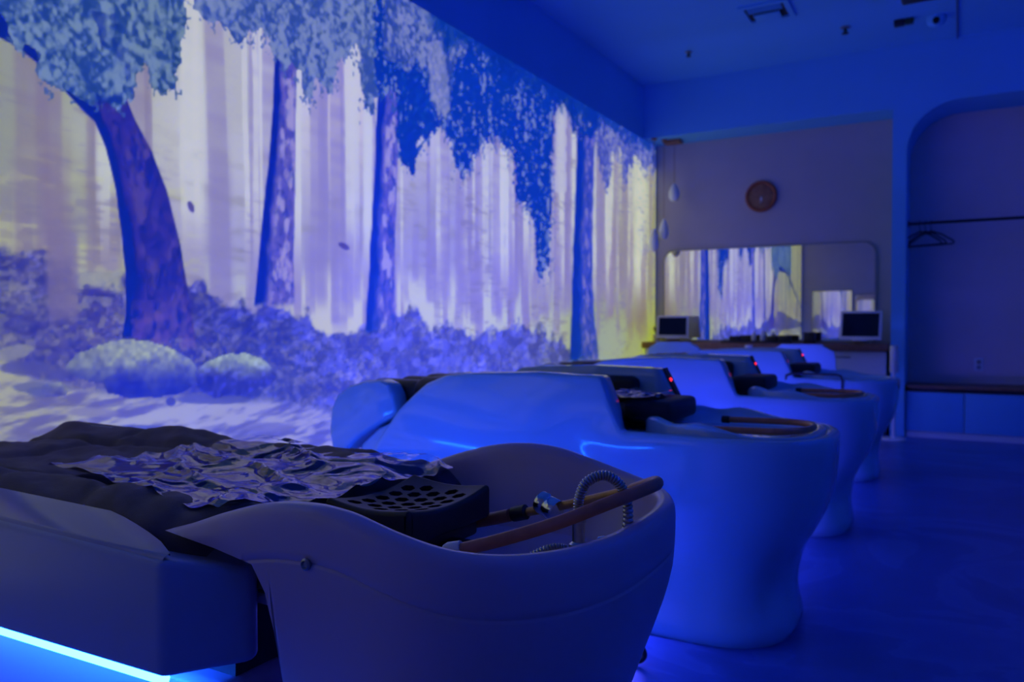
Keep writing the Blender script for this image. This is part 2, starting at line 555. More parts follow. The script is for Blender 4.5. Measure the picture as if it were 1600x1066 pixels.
bc = bcol * (1 - mm) + bcol2 * mm
bc = bc * (0.45 + 0.95 * fbm(GY * 13, GZ * 18, 53))[..., None]
img = img * (1 - ba[..., None] * 0.92) + bc * ba[..., None] * 0.92
over((34, 38, 158), 0.45 * ba * sst(vnoise(GY * 58, GZ * 66, 57), 0.55, 0.78))
over((128, 124, 205), 0.35 * ba * sst(vnoise(GY * 75, GZ * 85, 58), 0.68, 0.85))
# gaps with light between the shrubs at the left
over((150, 148, 90), 0.8 * (1 - sst(np.abs(PX - 155) + 20 * (fbm(GY * 9, GZ * 9, 5) - .5), 25, 45)) * (1 - sst(np.abs(uy - 437), 10, 20)))
over((112, 98, 138), 0.75 * (1 - sst(np.abs(PX - 98), 18, 30)) * (1 - sst(np.abs(PY - 430), 50, 90)))

# water
wy = PY + 16 * (fbm(GY * 4, GZ * 9, 61) - .5)
wt = np.interp(PX, [-800, 0, 60, 150, 300, 420, 520, 700, 900, 1022], [560, 556, 590, 610, 618, 622, 640, 670, 690, 700])
wa = sst(wy, wt - 8, wt + 12)
strk = 0.6 * fbm(GY * 4.5 + GZ * 3, GZ * 26 - GY * 3.0, 67, 4) + 0.4 * fbm(GY * 14, GZ * 60 - GY * 9, 68, 3)
wc1 = ramp(PX, [-800, 0, 200, 400, 520, 700], [(150, 148, 165), (152, 148, 178), (148, 143, 198), (142, 136, 222), (140, 134, 230), (100, 96, 220)])
wc2 = ramp(PX, [-800, 0, 200, 400, 520, 700], [(95, 92, 130), (98, 92, 150), (88, 82, 178), (88, 84, 205), (80, 78, 210), (60, 60, 200)])
sk = (1 - sst(strk, 0.36, 0.58))[..., None]
wc = wc1 * (1 - sk) + wc2 * sk
img = img * (1 - wa[..., None]) + wc * wa[..., None]
# dark eddies and pebbles in the stream
for ex, ey, ew, eh, c in ((215, 672, 60, 9, (72, 72, 178)), (60, 605, 48, 10, (88, 88, 110)), (90, 586, 20, 9, (70, 68, 100)),
                          (40, 575, 40, 12, (72, 70, 130)), (20, 640, 40, 5, (105, 100, 150)), (140, 645, 40, 8, (115, 108, 165)),
                          (265, 628, 9, 8, (50, 50, 160)), (330, 625, 60, 8, (70, 70, 190)), (70, 612, 30, 9, (80, 82, 112)), (420, 668, 40, 8, (100, 95, 205))):
    q = ((PX - ex) / ew) ** 2 + ((PY - ey) / eh) ** 2 + 1.1 * (fbm(GY * 12, GZ * 20, 71) - .5)
    over(c, 0.85 * (1 - sst(q, 0.6, 1.15)))
over((150, 146, 178), 0.6 * (1 - sst(((PX - 25) / 34) ** 2 + ((PY - 556 + 0.2 * PX) / 14) ** 2 + 2.2 * (fbm(GY * 14, GZ * 24, 73) - .5), 0.3, 1.2)))


def poly_soft(poly_, jx=0.0, jy=0.0, sc=9, seed=80):
    x = PX + jx * (fbm(GY * sc, GZ * sc, seed, 3) - .5) * 2
    y = PY + jy * (fbm(GY * sc, GZ * sc, seed + 5, 3) - .5) * 2
    return inpoly(x, y, poly_).astype(float)


# tree trunks
def trunk(left, right, dark, body, lightc, seed, shade=0.33):
    ys = np.array([p[1] for p in left]); xl = np.array([p[0] for p in left])
    ys2 = np.array([p[1] for p in right]); xr = np.array([p[0] for p in right])
    wob = 3.0 * (fbm(GY * 5, GZ * 9, seed) - .5)
    L = np.interp(PY, ys, xl) + wob; Rr = np.interp(PY, ys2, xr) + wob
    u = (PX - L) / (Rr - L)
    al = sst(PX, L - 1, L + 1.5) * (1 - sst(PX, Rr - 1.5, Rr + 1)) * (PY > min(ys)) * (1 - sst(PY + 10 * (fbm(GY * 14, GZ * 14, 3) - .5), max(ys) - 8, max(ys) + 4))
    tx = fbm(GY * 34, GZ * 20, seed + 1, 4)
    cell = fbm(GY * 18, GZ * 8, seed + 2, 3)
    c = np.array(dark, float) + (np.array(body, float) - np.array(dark, float)) * (sst(u + 0.25 * (cell - .5), shade - 0.15, shade + 0.08) * (0.45 + 0.75 * tx))[..., None]
    crk = 1 - np.abs(2 * vnoise(GY * 30 + 4 * cell, GZ * 18 + 4 * tx, seed + 4) - 1)
    c = c * (1 - 0.45 * sst(crk, 0.78, 0.95) * sst(u, 0.15, 0.4))[..., None] + np.array(dark, float) * (0.45 * sst(crk, 0.78, 0.95) * sst(u, 0.15, 0.4))[..., None]
    l2 = (0.75 * sst(tx * 0.5 + cell * 0.5, 0.50, 0.66) * sst(u, shade, shade + 0.15) * (1 - 0.6 * sst(u, 0.85, 1.0)))[..., None]
    c = c * (1 - l2) + np.array(lightc, float) * l2
    global img
    img = img * (1 - al[..., None]) + c * al[..., None]


trunk([(432, 60), (429, 150), (421, 250), (411, 330), (403, 410), (396, 478)], [(466, 60), (463, 200), (461, 330), (459, 420), (461, 478)],
      (8, 30, 168), (104, 88, 196), (156, 144, 218), 90, 0.32)
trunk([(594, 40), (590, 150), (586, 250), (580, 350), (575, 440), (569, 520)], [(629, 40), (623, 200), (619, 330), (616, 440), (618, 505)],
      (6, 36, 180), (100, 86, 208), (156, 144, 226), 95, 0.36)
trunk([(902, 180), (898, 300), (894, 400), (892, 480), (889, 566)], [(930, 180), (927, 300), (925, 400), (927, 480), (936, 566)],
      (4, 42, 178), (70, 72, 190), (132, 118, 200), 99, 0.42)
trunk([(128, 150), (150, 190), (168, 235), (181, 290), (190, 360), (195, 430), (196, 490), (188, 532)], [(198, 150), (214, 190), (240, 240), (262, 300), (280, 375), (292, 440), (300, 500), (312, 575)],
      (4, 22, 150), (52, 42, 146), (78, 62, 150), 104, 0.24)
over((128, 84, 150), 0.35 * poly_soft([(205, 470), (295, 460), (306, 570), (210, 545)], 6, 6) * sst(PY, 430, 520) * sst(fbm(GY * 24, GZ * 24, 55), 0.4, 0.6))
# branch sweeping out to the left of the first tree
bl = np.interp(PX, [-400, 0, 30, 70, 135, 170], [-120, 18, 34, 78, 150, 190]); bh = np.interp(PX, [-400, 0, 30, 70, 135, 170], [-60, 60, 76, 108, 178, 210])
over((4, 22, 146), sst(PY, bl - 2, bl + 2) * (1 - sst(PY, bh - 2, bh + 2)) * (PX < 160))
# off to the left: a thin tree with a hanging vine (seen in the mirror)
for yc, wd in ((0.9, 0.06), (-0.35, 0.05), (1.25, 0.035)):
    over((70, 72, 120), 0.85 * (1 - sst(np.abs(GY - yc - 0.05 * np.sin(GZ * 2)), wd * 0.7, wd)) * sst(GZ, 0.95, 1.1))
over((70, 82, 120), 0.9 * (1 - sst(np.abs(GY - 0.55) / (0.05 + 0.16 * np.clip(GZ - 1.5, 0, 2)) + 0.8 * (fbm(GY * 14, GZ * 14, 23) - .5), 0.7, 1.1)) * sst(GZ, 1.45, 1.6))

# boulders
def boulder(pts, topc, lowc, yt, yb, seed, lit=0.0):
    global img
    a = poly_soft(pts, 3, 3, 12, seed)
    tt = sst(PY + 26 * (fbm(GY * 10, GZ * 10, seed) - .5), yt, yb)[..., None]
    g = (0.55 + 0.55 * fbm(GY * 26, GZ * 26, seed + 1, 3) + 0.4 * vnoise(GY * 60, GZ * 60, seed + 3))[..., None]
    c = (np.array(topc, float) * (1 - tt) + np.array(lowc, float) * tt) * g
    img = img * (1 - a[..., None]) + c * a[..., None]


boulder([(100, 575), (118, 553), (150, 540), (195, 530), (225, 532), (262, 543), (292, 560), (306, 575), (303, 598), (290, 612), (240, 622), (200, 622), (165, 616), (158, 600), (118, 590)],
        (122, 126, 104), (34, 36, 118), 545, 612, 120)
boulder([(306, 582), (318, 567), (345, 556), (380, 553), (408, 560), (424, 574), (430, 588), (418, 603), (380, 618), (330, 622), (308, 605)],
        (126, 134, 168), (44, 44, 176), 558, 592, 125)
boulder([(58, 606), (72, 598), (92, 598), (108, 608), (100, 618), (62, 618)], (110, 112, 112), (70, 68, 110), 600, 620, 128)

# hanging foliage
def foliage(poly_, dark, light, dens, seed, jx=9, jy=10, sc=16, soft=0.22, lum=0.85):
    x = PX + jx * (fbm(GY * sc, GZ * sc, seed, 3) - .5) * 2
    y = PY + jy * (fbm(GY * sc, GZ * sc, seed + 5, 3) - .5) * 2 + 22 * (vnoise(GY * 17, GZ * 1.5, seed + 6) - .5) + 14 * (vnoise(GY * 46, GZ * 4, seed + 7) - .5)
    a = inpoly(x, y, poly_).astype(float)
    s = 0.45 * vnoise(GY * 40 + 3 * NW, GZ * 34, seed + 9) + 0.35 * vnoise(GY * 70, GZ * 60, seed + 10) + 0.2 * vnoise(GY * 120, GZ * 100, seed + 12)
    s2 = fbm(GY * 6, GZ * 2.2, seed + 11, 3)
    s3 = fbm(GY * 24, GZ * 6, seed + 13, 2)
    over(dark, a * 0.97)
    over(light, a * sst(s + 0.35 * (s2 - .5) + 0.40 * (s3 - .5), 0.60 - dens - soft, 0.60 - dens + soft) * lum)
    edge = inpoly(PX + jx * 2.2 * (fbm(GY * 40, GZ * 40, seed + 3, 2) - .5) * 2, y - 6 + 34 * (vnoise(GY * 60, GZ * 24, seed + 4) - .5), poly_)
    sp = vnoise(GY * 80, GZ * 60, seed + 21)
    over((np.array(dark) * 0.7 + np.array(light) * 0.3), edge * (1 - a) * sst(sp, 0.42, 0.62) * 0.85)


foliage([(-900, -800), (-900, -200), (-200, -40), (8, 25), (28, 66), (62, 86), (66, 122), (84, 140), (118, 152), (150, 166), (204, 166), (212, 142), (222, 108), (234, 112), (238, 140), (256, 150), (274, 146), (281, 100), (292, 40), (290, -60), (300, -400), (300, -900)],
        (28, 56, 152), (118, 134, 186), 0.10, 140)
over((10, 32, 150), 0.55 * poly_soft([(150, 20), (200, 30), (215, 160), (160, 165)], 14, 14, 8, 33) * sst(fbm(GY * 14, GZ * 14, 9), 0.42, 0.6))
foliage([(306, -500), (306, 18), (322, 32), (345, 40), (356, 62), (374, 72), (388, 64), (396, 44), (410, 52), (424, 84), (446, 108), (466, 112), (478, 150), (492, 160), (498, 120), (508, 132), (520, 142), (530, 98), (544, 106), (556, 76), (564, 100), (570, 170), (584, 180), (590, 120), (640, 100), (680, 60), (690, -500)],
        (40, 64, 170), (124, 132, 200), 0.10, 150)
foliage([(588, -60), (588, 100), (592, 150), (618, 150), (622, 240), (634, 268), (646, 262), (652, 232), (664, 226), (676, 212), (690, 206), (704, 214), (712, 262), (724, 276), (736, 262), (746, 236), (762, 226), (776, 214), (790, 236), (802, 236), (806, 300), (812, 322), (826, 330), (834, 360), (842, 420), (850, 426), (858, 410), (860, 330), (862, 240), (866, 180), (874, 150), (874, -60)],
        (0, 44, 178), (126, 130, 208), -0.04, 160, 7, 10, 16, 0.10, 0.8)
foliage([(600, -80), (600, 95), (640, 110), (666, 105), (672, 150), (690, 182), (702, 180), (704, 120), (730, 70), (760, 60), (760, -80)], (40, 62, 174), (128, 130, 202), 0.09, 165, 5, 6)
over((140, 136, 206), 0.5 * poly_soft([(668, 70), (690, 62), (700, 120), (704, 176), (692, 184), (678, 160), (668, 110)], 4, 5, 16, 5))
over((0, 44, 180), 0.85 * poly_soft([(620, 110), (660, 118), (672, 160), (690, 200), (664, 222), (640, 262), (624, 240)], 6, 6, 16, 6) * sst(fbm(GY * 24, GZ * 20, 66), 0.3, 0.5))
foliage([(862, -60), (862, 140), (872, 176), (888, 168), (892, 200), (900, 210), (928, 196), (934, 240), (942, 290), (950, 296), (954, 250), (966, 240), (976, 292), (984, 256), (994, 250), (1004, 268), (1014, 270), (1023, 262), (1023, -60)],
        (56, 66, 176), (140, 136, 196), 0.05, 170, 4, 8)
over((0, 42, 172), 0.8 * poly_soft([(862, 100), (900, 150), (935, 180), (930, 215), (892, 215), (888, 168), (874, 168), (862, 190)], 6, 8, 16, 12) * sst(fbm(GY * 24, GZ * 20, 67), 0.32, 0.5))
over((172, 166, 214), 0.8 * poly_soft([(868, 172), (878, 164), (884, 176), (884, 300), (866, 300)], 3, 4, 14, 14))
# ragged dark line along the top of the picture, to the right
over((0, 40, 160), 0.75 * sst(PX, 640, 700) * sst(GZ + 0.30 * (fbm(GY * 6, GZ * 5, 81) - .5) + 0.16 * (vnoise(GY * 30, GZ * 26, 83) - .5), 2.78, 2.90))
# butterflies
for ex, ey, ea in ((299, 324, 1.2), (537, 385, 0.5)):
    q1 = ((PX - ex) * math.cos(ea) + (PY - ey) * math.sin(ea)) / 10; q2 = (-(PX - ex) * math.sin(ea) + (PY - ey) * math.cos(ea)) / 5
    over((62, 52, 160), 0.85 * (1 - sst(q1 ** 2 + q2 ** 2, 0.6, 1.2)))

# picture values -> emitted light on top of the room's own blue light on that wall
def lin(c):
    c = np.clip(c, 0, 255) / 255.0
    return np.where(c <= 0.04045, c / 12.92, ((c + 0.055) / 1.055) ** 2.4)


AMB = np.stack([np.full(PX.shape, 0.004), np.full(PX.shape, 0.016), np.interp(PX, [-500, 0, 300, 600, 900, 1000], [0.29, 0.29, 0.31, 0.32, 0.26, 0.17]) + 0.18 * sst(PY, 440, 580)], -1)
pic = np.clip(lin(img * np.array([1.04, 1.09, 0.99])) - AMB, 0.0, None)

NC, NR = GY.shape
MX = XL + 0.004
mv = np.stack([np.full(GY.shape, MX), GY, GZ], -1).reshape(-1, 3)
oy, oz = (cols[0] + cols[-1]) / 2, rows[0]
mv = mv - np.array([MX, oy, oz])
idx = np.arange(NC * NR).reshape(NC, NR)
mf = np.stack([idx[:-1, :-1], idx[1:, :-1], idx[1:, 1:], idx[:-1, 1:]], -1).reshape(-1, 4)
me = bpy.data.meshes.new('projected_forest_picture')
me.vertices.add(len(mv)); me.vertices.foreach_set('co', mv.astype(np.float32).ravel())
me.loops.add(mf.size); me.loops.foreach_set('vertex_index', mf.astype(np.int32).ravel())
me.polygons.add(len(mf)); me.polygons.foreach_set('loop_start', np.arange(0, mf.size, 4, dtype=np.int32))
me.update(calc_edges=True)
ca = me.color_attributes.new('picture', 'FLOAT_COLOR', 'POINT')
ca.data.foreach_set('color', np.concatenate([pic.reshape(-1, 3), np.ones((len(mv), 1))], 1).astype(np.float32).ravel())
m, t, b = nt('projected_picture_on_wall')
b.inputs['Base Color'].default_value = (0.14, 0.50, 0.82, 1); b.inputs['Roughness'].default_value = 0.75  # same blue light tint as the wall paint
at_ = t.nodes.new('ShaderNodeVertexColor'); at_.layer_name = 'picture'
t.links.new(at_.outputs['Color'], b.inputs['Emission Color'])
b.inputs['Emission Strength'].default_value = MURAL
m.cycles.emission_sampling = 'NONE'
me.materials.append(m)
pic_o = bpy.data.objects.new('projected_forest_picture', me)
COL.objects.link(pic_o)
pic_o.location = (MX, oy, oz)
pic_o['label'] = 'glowing forest and stream picture projected along the left wall'
pic_o['category'] = 'projection'

# ================================================================== BEDS
def u_outline(s, xc, e, w_, n1, n2, p):
    """U-shaped plan: near side from the foot, round the basin end, back along the far side"""
    pts = []
    for k in range(n1):
        pts.append((s + (xc - s) * k / n1, -w_))
    for k in range(n2 + 1):
        a = -math.pi / 2 + math.pi * k / n2
        ca_, sa = math.cos(a), math.sin(a)
        pts.append((xc + (e - xc) * abs(ca_) ** p, w_ * math.copysign(abs(sa) ** p, sa)))
    for k in range(1, n1 + 1):
        pts.append((xc + (s - xc) * k / n1, w_))
    return pts


# ---------- the massage beds with high arm shells (second, third and fourth in the row)
def ztop_b(x):
    return interp(x, [-2.12, -2.04, -1.94, -1.83, -1.72, -1.64, -1.55, -1.3, -1.04, -1.025, -0.945, -0.93, -0.34],
                  [0.20, 0.38, 0.556, 0.69, 0.785, 0.818, 0.828, 0.838, 0.832, 0.826, 0.672, 0.662, 0.652])


def body_b():
    zs = [0, 0.02, 0.05, 0.1, 0.16, 0.22, 0.28, 0.34, 0.40, 0.46, 0.52, 0.58, 0.64]
    Wz = ([0, .02, .12, .22, .35, .45, .55, .64, .72, .80, .85], [.295, .308, .292, .285, .312, .342, .358, .362, .358, .34, .318])
    Ez = ([0, .02, .14, .25, .336, .41, .48, .56, .66], [-.465, -.452, -.458, -.445, -.405, -.370, -.352, -.344, -.34])
    n1, n2, p = 96, 40, 0.72
    xc, s = -0.74, -2.12
    top = u_outline(s, xc, -0.34, 0.36, n1, n2, p)
    base_outline = lambda z: u_outline(s, xc, smooth_interp(z, *Ez), smooth_interp(z, *Wz), n1, n2, p)
    nt_ = len(top)
    rows_ = []
    nv = 26
    # outer surface
    for v in range(nv + 1):
        row = []
        for i in range(nt_):
            zt = ztop_b(top[i][0]) - 0.014
            z = zt * (v / nv)
            q = base_outline_cache(z, base_outline)[i]
            bul = 0.022 * math.exp(-((q[0] + 1.36) / 0.42) ** 2 - ((z - 0.52) / 0.14) ** 2) - 0.016 * math.exp(-((q[0] + 0.98) / 0.16) ** 2 - ((z - 0.60) / 0.07) ** 2)
            car = sum(0.035 * math.exp(-((q[0] + 0.50) ** 2 + (q[1] - sg * 0.15) ** 2) / 0.0085 - ((z - 0.17) / 0.085) ** 2) for sg in (-1, 1))
            row.append((q[0] - car, q[1] * (1 - 0.8 * car) + math.copysign(bul, q[1]) * min(1, abs(q[1]) / 0.2), z))
        rows_.append(row)
    last = rows_[-1]
    # rounded lip and inner wall
    for ins, dz in ((0.004, 0.009), (0.012, 0.014), (1.0, 0.014), (1.06, 0.008), (1.1, -0.02), (1.12, -0.16)):
        row = []
        for i in range(nt_):
            x, y, z = last[i]
            armness = 1 - sst(np.array(x), -0.99, -0.93)
            thick = 0.028 + 0.06 * float(armness)
            d = ins if ins < 0.5 else thick * (ins if ins < 1.05 else 1.0 + (ins - 1.0) * 0.5)
            # inward direction
            a = top[max(i - 1, 0)]; c = top[min(i + 1, nt_ - 1)]
            tx, ty = c[0] - a[0], c[1] - a[1]
            L = math.hypot(tx, ty) or 1
            nx, ny = -ty / L, tx / L
            row.append((x + nx * d, y + ny * d, max(z + dz, 0.02)))
        rows_.append(row)
    return grid(rows_)


_oc = {}


def base_outline_cache(z, fn):
    k = round(z, 3)
    if k not in _oc:
        _oc[k] = fn(k)
    return _oc[k]


def rim_b(x):
    return smooth_interp(x, [-.96, -.89, -.80, -.715, -.62, -.54, -.38], [.664, .700, .684, .693, .672, .660, .657])


def basin_mesh(outl, rimf, z_out, z_in, thick, floor_scale=0.72):
    """closed wavy-rimmed bowl; outl is a closed plan outline"""
    n = len(outl)
    cx = sum(p[0] for p in outl) / n; cy = sum(p[1] for p in outl) / n
    rows_ = []
    def ring(sc_in, zf):
        out = []
        for (x, y) in outl:
            L = math.hypot(x - cx, y - cy)
            k = (L - sc_in) / L
            out.append((cx + (x - cx) * k, cy + (y - cy) * k, zf(x)))
        return out
    rows_.append(ring(0.0, lambda x: z_out))
    rows_.append(ring(0.0, lambda x: rimf(x) - 0.010))
    rows_.append(ring(0.003, lambda x: rimf(x) - 0.003))
    rows_.append(ring(0.009, lambda x: rimf(x)))
    rows_.append(ring(thick - 0.006, lambda x: rimf(x)))
    rows_.append(ring(thick, lambda x: rimf(x) - 0.006))
    for k in range(1, 6):
        u = k / 5
        rows_.append(ring(thick + 0.05 * u ** 2, lambda x, u=u: (rimf(x) - 0.006) * (1 - u) + z_in * u))
    rows_.append(ring(thick + 0.09, lambda x: z_in - 0.008))
    v, f = grid(rows_, cv=True)
    f.append(tuple(range((len(rows_) - 1) * n, len(rows_) * n)))
    return v, f


def sup_ellipse(cx, cy, a, b_, n=64, p=0.7):
    out = []
    for k in range(n):
        q = 2 * math.pi * k / n
        c, s = math.cos(q), math.sin(q)
        out.append((cx + a * math.copysign(abs(c) ** p, c), cy + b_ * math.copysign(abs(s) ** p, s)))
    return out


def puff(x0, x1, y0, y1, z0, zt, nx=40, ny=24, edge=0.07, amp=0.0, seams=(), seed=1):
    """soft cushion: flat bottom, puffed top"""
    P = []
    for i in range(nx + 1):
        row = []
        for j in range(ny + 1):
            u, v = i / nx, j / ny
            x, y = x0 + (x1 - x0) * u, y0 + (y1 - y0) * v
            d = min(x - x0, x1 - x, y - y0, y1 - y)
            k = min(d / edge, 1)
            h = math.sqrt(max(0, 1 - (1 - k) ** 2))
            z = z0 + (zt - z0) * h
            for sx in seams:
                z -= 0.022 * math.exp(-((x - sx) / 0.016) ** 2) * h
            z += amp * (float(fbm(x * 5, y * 5, seed)) - .5) * h
            row.append((x, y, z))
        P.append(row)
    v, f = grid(P)
    n = len(v)
    # bottom
    v += [(x0, y0, z0 - 0.03), (x1, y0, z0 - 0.03), (x1, y1, z0 - 0.03), (x0, y1, z0 - 0.03)]
    m_ = ny + 1
    per = [i * m_ for i in range(nx + 1)]
    f.append(tuple(per) + (n + 1, n))
    f.append(tuple(i * m_ + ny for i in range(nx, -1, -1)) + (n + 3, n + 2))
    f.append(tuple(nx * m_ + j for j in range(ny + 1)) + (n + 2, n + 1))
    f.append(tuple(j for j in range(ny, -1, -1)) + (n, n + 3))
    f.append((n, n + 1, n + 2, n + 3))
    return v, f


BX = -1.2
YB = (2.73, 4.22, 5.74)


def shift(vf, dy):
    return [(p[0], p[1] + dy, p[2]) for p in vf[0]], vf[1]


def make_bed_b(label):
    Y0 = YB[0]
    root = thing('massage_shampoo_bed', label, 'bed', (BX, Y0, 0), 'massage shampoo beds in the row')
    S = lambda vf: shift(vf, Y0)
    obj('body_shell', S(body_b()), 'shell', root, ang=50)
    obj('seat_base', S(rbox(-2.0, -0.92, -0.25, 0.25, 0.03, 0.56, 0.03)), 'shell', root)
    # deck under the basin
    deck = [p for p in u_outline(-1.05, -0.74, -0.36, 0.335, 6, 24, 0.72)]
    obj('deck', S(prism(deck, 'z', 0.60, 0.640)), 'shell', root)
    obj('basin', S(basin_mesh(sup_ellipse(-0.665, 0, 0.285, 0.298), rim_b, 0.636, 0.655 - 0.012, 0.032)), 'shell', root)
    obj('cushion', S(puff(-1.86, -0.98, -0.265, 0.265, 0.56, 0.70, seams=(-1.62, -1.4, -1.18), seed=4)), 'black', root)
    for s in (-1, 1):
        obj('arm_pad', S(rbox(-1.60, -1.10, min(s * 0.20, s * 0.268), max(s * 0.20, s * 0.268), 0.66, 0.80, 0.03, 3)), 'black', root)
    nr = obj('neck_rest', S(rbox(-1.02, -0.845, -0.16, 0.16, 0.668, 0.742, 0.022, 3)), 'foam', root)
    # control strip with red lights on the end of the far arm
    p0, p1 = Vector((-1.024, 0, 0.830)), Vector((-0.948, 0, 0.682))
    d = (p1 - p0); nrm = Vector((d.z, 0, -d.x)).normalized() * -1
    if nrm.x < 0:
        nrm = -nrm
    strip = []
    for dy in (0.285, 0.335):
        for q, off in ((p0, 0.0), (p1, 0.0), (p1, 0.005), (p0, 0.005)):
            c = q + nrm * off
            strip.append((c.x, dy, c.z))
    cp = obj('control_strip', S((strip, [(0, 1, 2, 3), (7, 6, 5, 4), (0, 4, 5, 1), (1, 5, 6, 2), (2, 6, 7, 3), (3, 7, 4, 0)])), 'darkplastic', root, smooth=False)
    for k in (0.32, 0.78):
        c = p0 + d * k + nrm * 0.006
        obj('indicator_light', S(lathe([(0.001, 0.003), (0.006, 0.002), (0.008, 0.0), (0.008, -0.004)], (c.x, 0.302, c.z), 10, 'x')), 'red', cp, 'small glowing red light')
    # foot massage unit
    prof = [(-2.19, 0.50), (-2.205, 0.58), (-2.195, 0.665), (-2.165, 0.722), (-2.10, 0.762), (-2.02, 0.785), (-1.95, 0.79), (-1.905, 0.775), (-1.882, 0.735), (-1.866, 0.668), (-1.89, 0.650), (-1.96, 0.615), (-2.05, 0.56), (-2.12, 0.50), (-2.16, 0.46)]
    for s in (-1, 1):
        a, b_ = sorted((s * 0.335, s * 0.245))
        obj('foot_shell', S(prism(prof, 'y', a, b_, 0.014, 3)), 'shell', root)
    prof2 = [(-2.10, 0.42), (-2.05, 0.535), (-1.97, 0.600), (-1.89, 0.634), (-1.80, 0.640), (-1.80, 0.30), (-2.08, 0.30)]
    obj('leg_base', S(prism(prof2, 'y', -0.315, 0.315, 0.012, 3)), 'shell', root)
    obj('foot_back', S(prism([(-2.19, 0.50), (-2.2, 0.62), (-2.17, 0.71), (-2.12, 0.70), (-2.13, 0.60), (-2.12, 0.50)], 'y', -0.25, 0.25, 0.01)), 'shell', root)
    for y0, y1 in ((-0.243, -0.13), (-0.045, 0.045), (0.13, 0.243)):
        obj('calf_pad', S(rbox(-2.08, -1.80, y0, y1, 0.56, 0.785, 0.03, 3)), 'black', root)
    obj('calf_pad', S(rbox(-1.86, -1.66, -0.26, 0.26, 0.60, 0.80, 0.05, 4)), 'black', root)
    # light strips under both sides
    for s in (-1, 1):
        obj('led_strip', S(tube([(x, s * (0.297), 0.17) for x in np.linspace(-1.75, -0.93, 10)], 0.007, 8)), 'led2', root, 'glowing blue light strip')
    obj('foot_plinth', S(rbox(-2.125, -1.95, -0.285, 0.285, 0.02, 0.34, 0.02)), 'shell', root)
    return root


bedA = make_bed_b('white massage shampoo bed just behind the nearest bed, with glossy blue-lit side')
bedB = copy_tree(bedA); bedB.location.y = YB[1]
bedB['label'] = 'white massage shampoo bed third from the front, violet-lit arm shell'
bedC = copy_tree(bedA); bedC.location.y = YB[2]
bedC['label'] = 'white massage shampoo bed farthest back, next to the counter'
ORG[bedB.name] = Vector((BX, YB[1], 0))
obj('led_strip', tube([(-2.135, YB[1] + y, 0.17) for y in np.linspace(-0.28, 0.28, 6)], 0.007, 8), 'led3', bedB, 'glowing blue light strip')
ORG[bedC.name] = Vector((BX, YB[2], 0))
# dark rail by the head end of the farthest bed
rail = [(-0.99, YB[2] - 0.36, 0.64), (-0.985, YB[2] - 0.365, 0.675), (-0.95, YB[2] - 0.368, 0.688)] + [(x, YB[2] - 0.368, 0.688) for x in np.linspace(-0.9, -0.68, 6)] + [(-0.655, YB[2] - 0.366, 0.68), (-0.645, YB[2] - 0.362, 0.655), (-0.645, YB[2] - 0.355, 0.58)]
obj('head_rail', tube(rail, 0.008, 8), 'darkplastic', bedC, 'dark bent rail')


def hoop(label, cx, yc, z, x0, x1, hw, r, tilt=0.0):
    pts = [(x0, -hw), (x0 + (x1 - x0) * .35, -hw), (x0 + (x1 - x0) * .7, -hw)]
    for a in np.linspace(-math.pi / 2, math.pi / 2, 12):
        pts.append((x1 - hw * 0.8 + hw * 0.8 * math.cos(a), hw * math.sin(a)))
    pts += [(x0 + (x1 - x0) * .7, hw), (x0 + (x1 - x0) * .35, hw), (x0, hw)]
    root = thing('water_hoop', label, 'tube', (cx, yc, z), 'brown water hoops in the basins')
    path = [(p[0], yc + p[1], z + r + tilt * (p[0] - x0)) for p in pts]
    obj('hoop_tube', tube(spline(path, 60), r, 10), 'hoop', root)
    for s in (-1, 1):
        obj('end_cap', tube([(x0 - 0.012, yc + s * hw, z + r), (x0 + 0.016, yc + s * hw, z + r)], r * 1.25, 10), 'darkplastic', root)
    return root


hoop('brown tube hoop lying in the basin of the second bed from the front', -0.56, YB[0], 0.648, -0.74, -0.415, 0.15, 0.011, 0.02)
hoop('brown tube hoop lying in the basin of the third bed from the front', -0.56, YB[1], 0.648, -0.74, -0.415, 0.15, 0.011, 0.02)


def film(name, label, corners, nu, nv, zf, amp, seed, fold=None):
    c00, c10, c11, c01 = [np.array(c) for c in corners]
    P = []
    for i in range(nu + 1):
        row = []
        for j in range(nv + 1):
            u, v = i / nu, j / nv
            p = (c00 * (1 - u) + c10 * u) * (1 - v) + (c01 * (1 - u) + c11 * u) * v
            x, y = p
            wob = 0.02 * (float(fbm(u * 6, v * 6, seed + 2)) - .5)
            # radiating ridged creases
            q = x * 7 + y * 11 + 2.2 * float(fbm(x * 5, y * 5, seed))
            r1 = 1 - abs(2 * float(vnoise(q, y * 3 - x * 2, seed + 3)) - 1)
            r2 = 1 - abs(2 * float(vnoise(x * 16 - y * 9, y * 15 + x * 4, seed + 5)) - 1)
            z = zf(x, y) + 0.004 + amp * (0.9 * r1 ** 2 + 0.28 * r2 ** 2)
            row.append((x + wob, y + wob, z))
        P.append(row)
    return obj(name, grid(P), 'film', None, label, 'film', ang=60)


film('plastic_film', 'small clear plastic cover on the headrest of the second bed', [(-1.10, YB[0] - 0.17), (-0.90, YB[0] - 0.17), (-0.93, YB[0] + 0.14), (-1.12, YB[0] + 0.14)], 24, 30, lambda x, y: 0.742, 0.016, 5)

# ---------- the nearest bed
Y1 = 1.17
bed1 = thing('shampoo_bed', 'nearest white shampoo bed with low side panels and open basin', 'bed', (-1.4, Y1, 0))


def ztop_1(x):
    return smooth_interp(x, [-1.10, -1.05, -0.98, -0.90, -0.84, -0.79, -0.74, -0.66, -0.56, -0.48, -0.41],
                         [0.674, 0.689, 0.713, 0.735, 0.744, 0.746, 0.742, 0.724, 0.704, 0.697, 0.695])


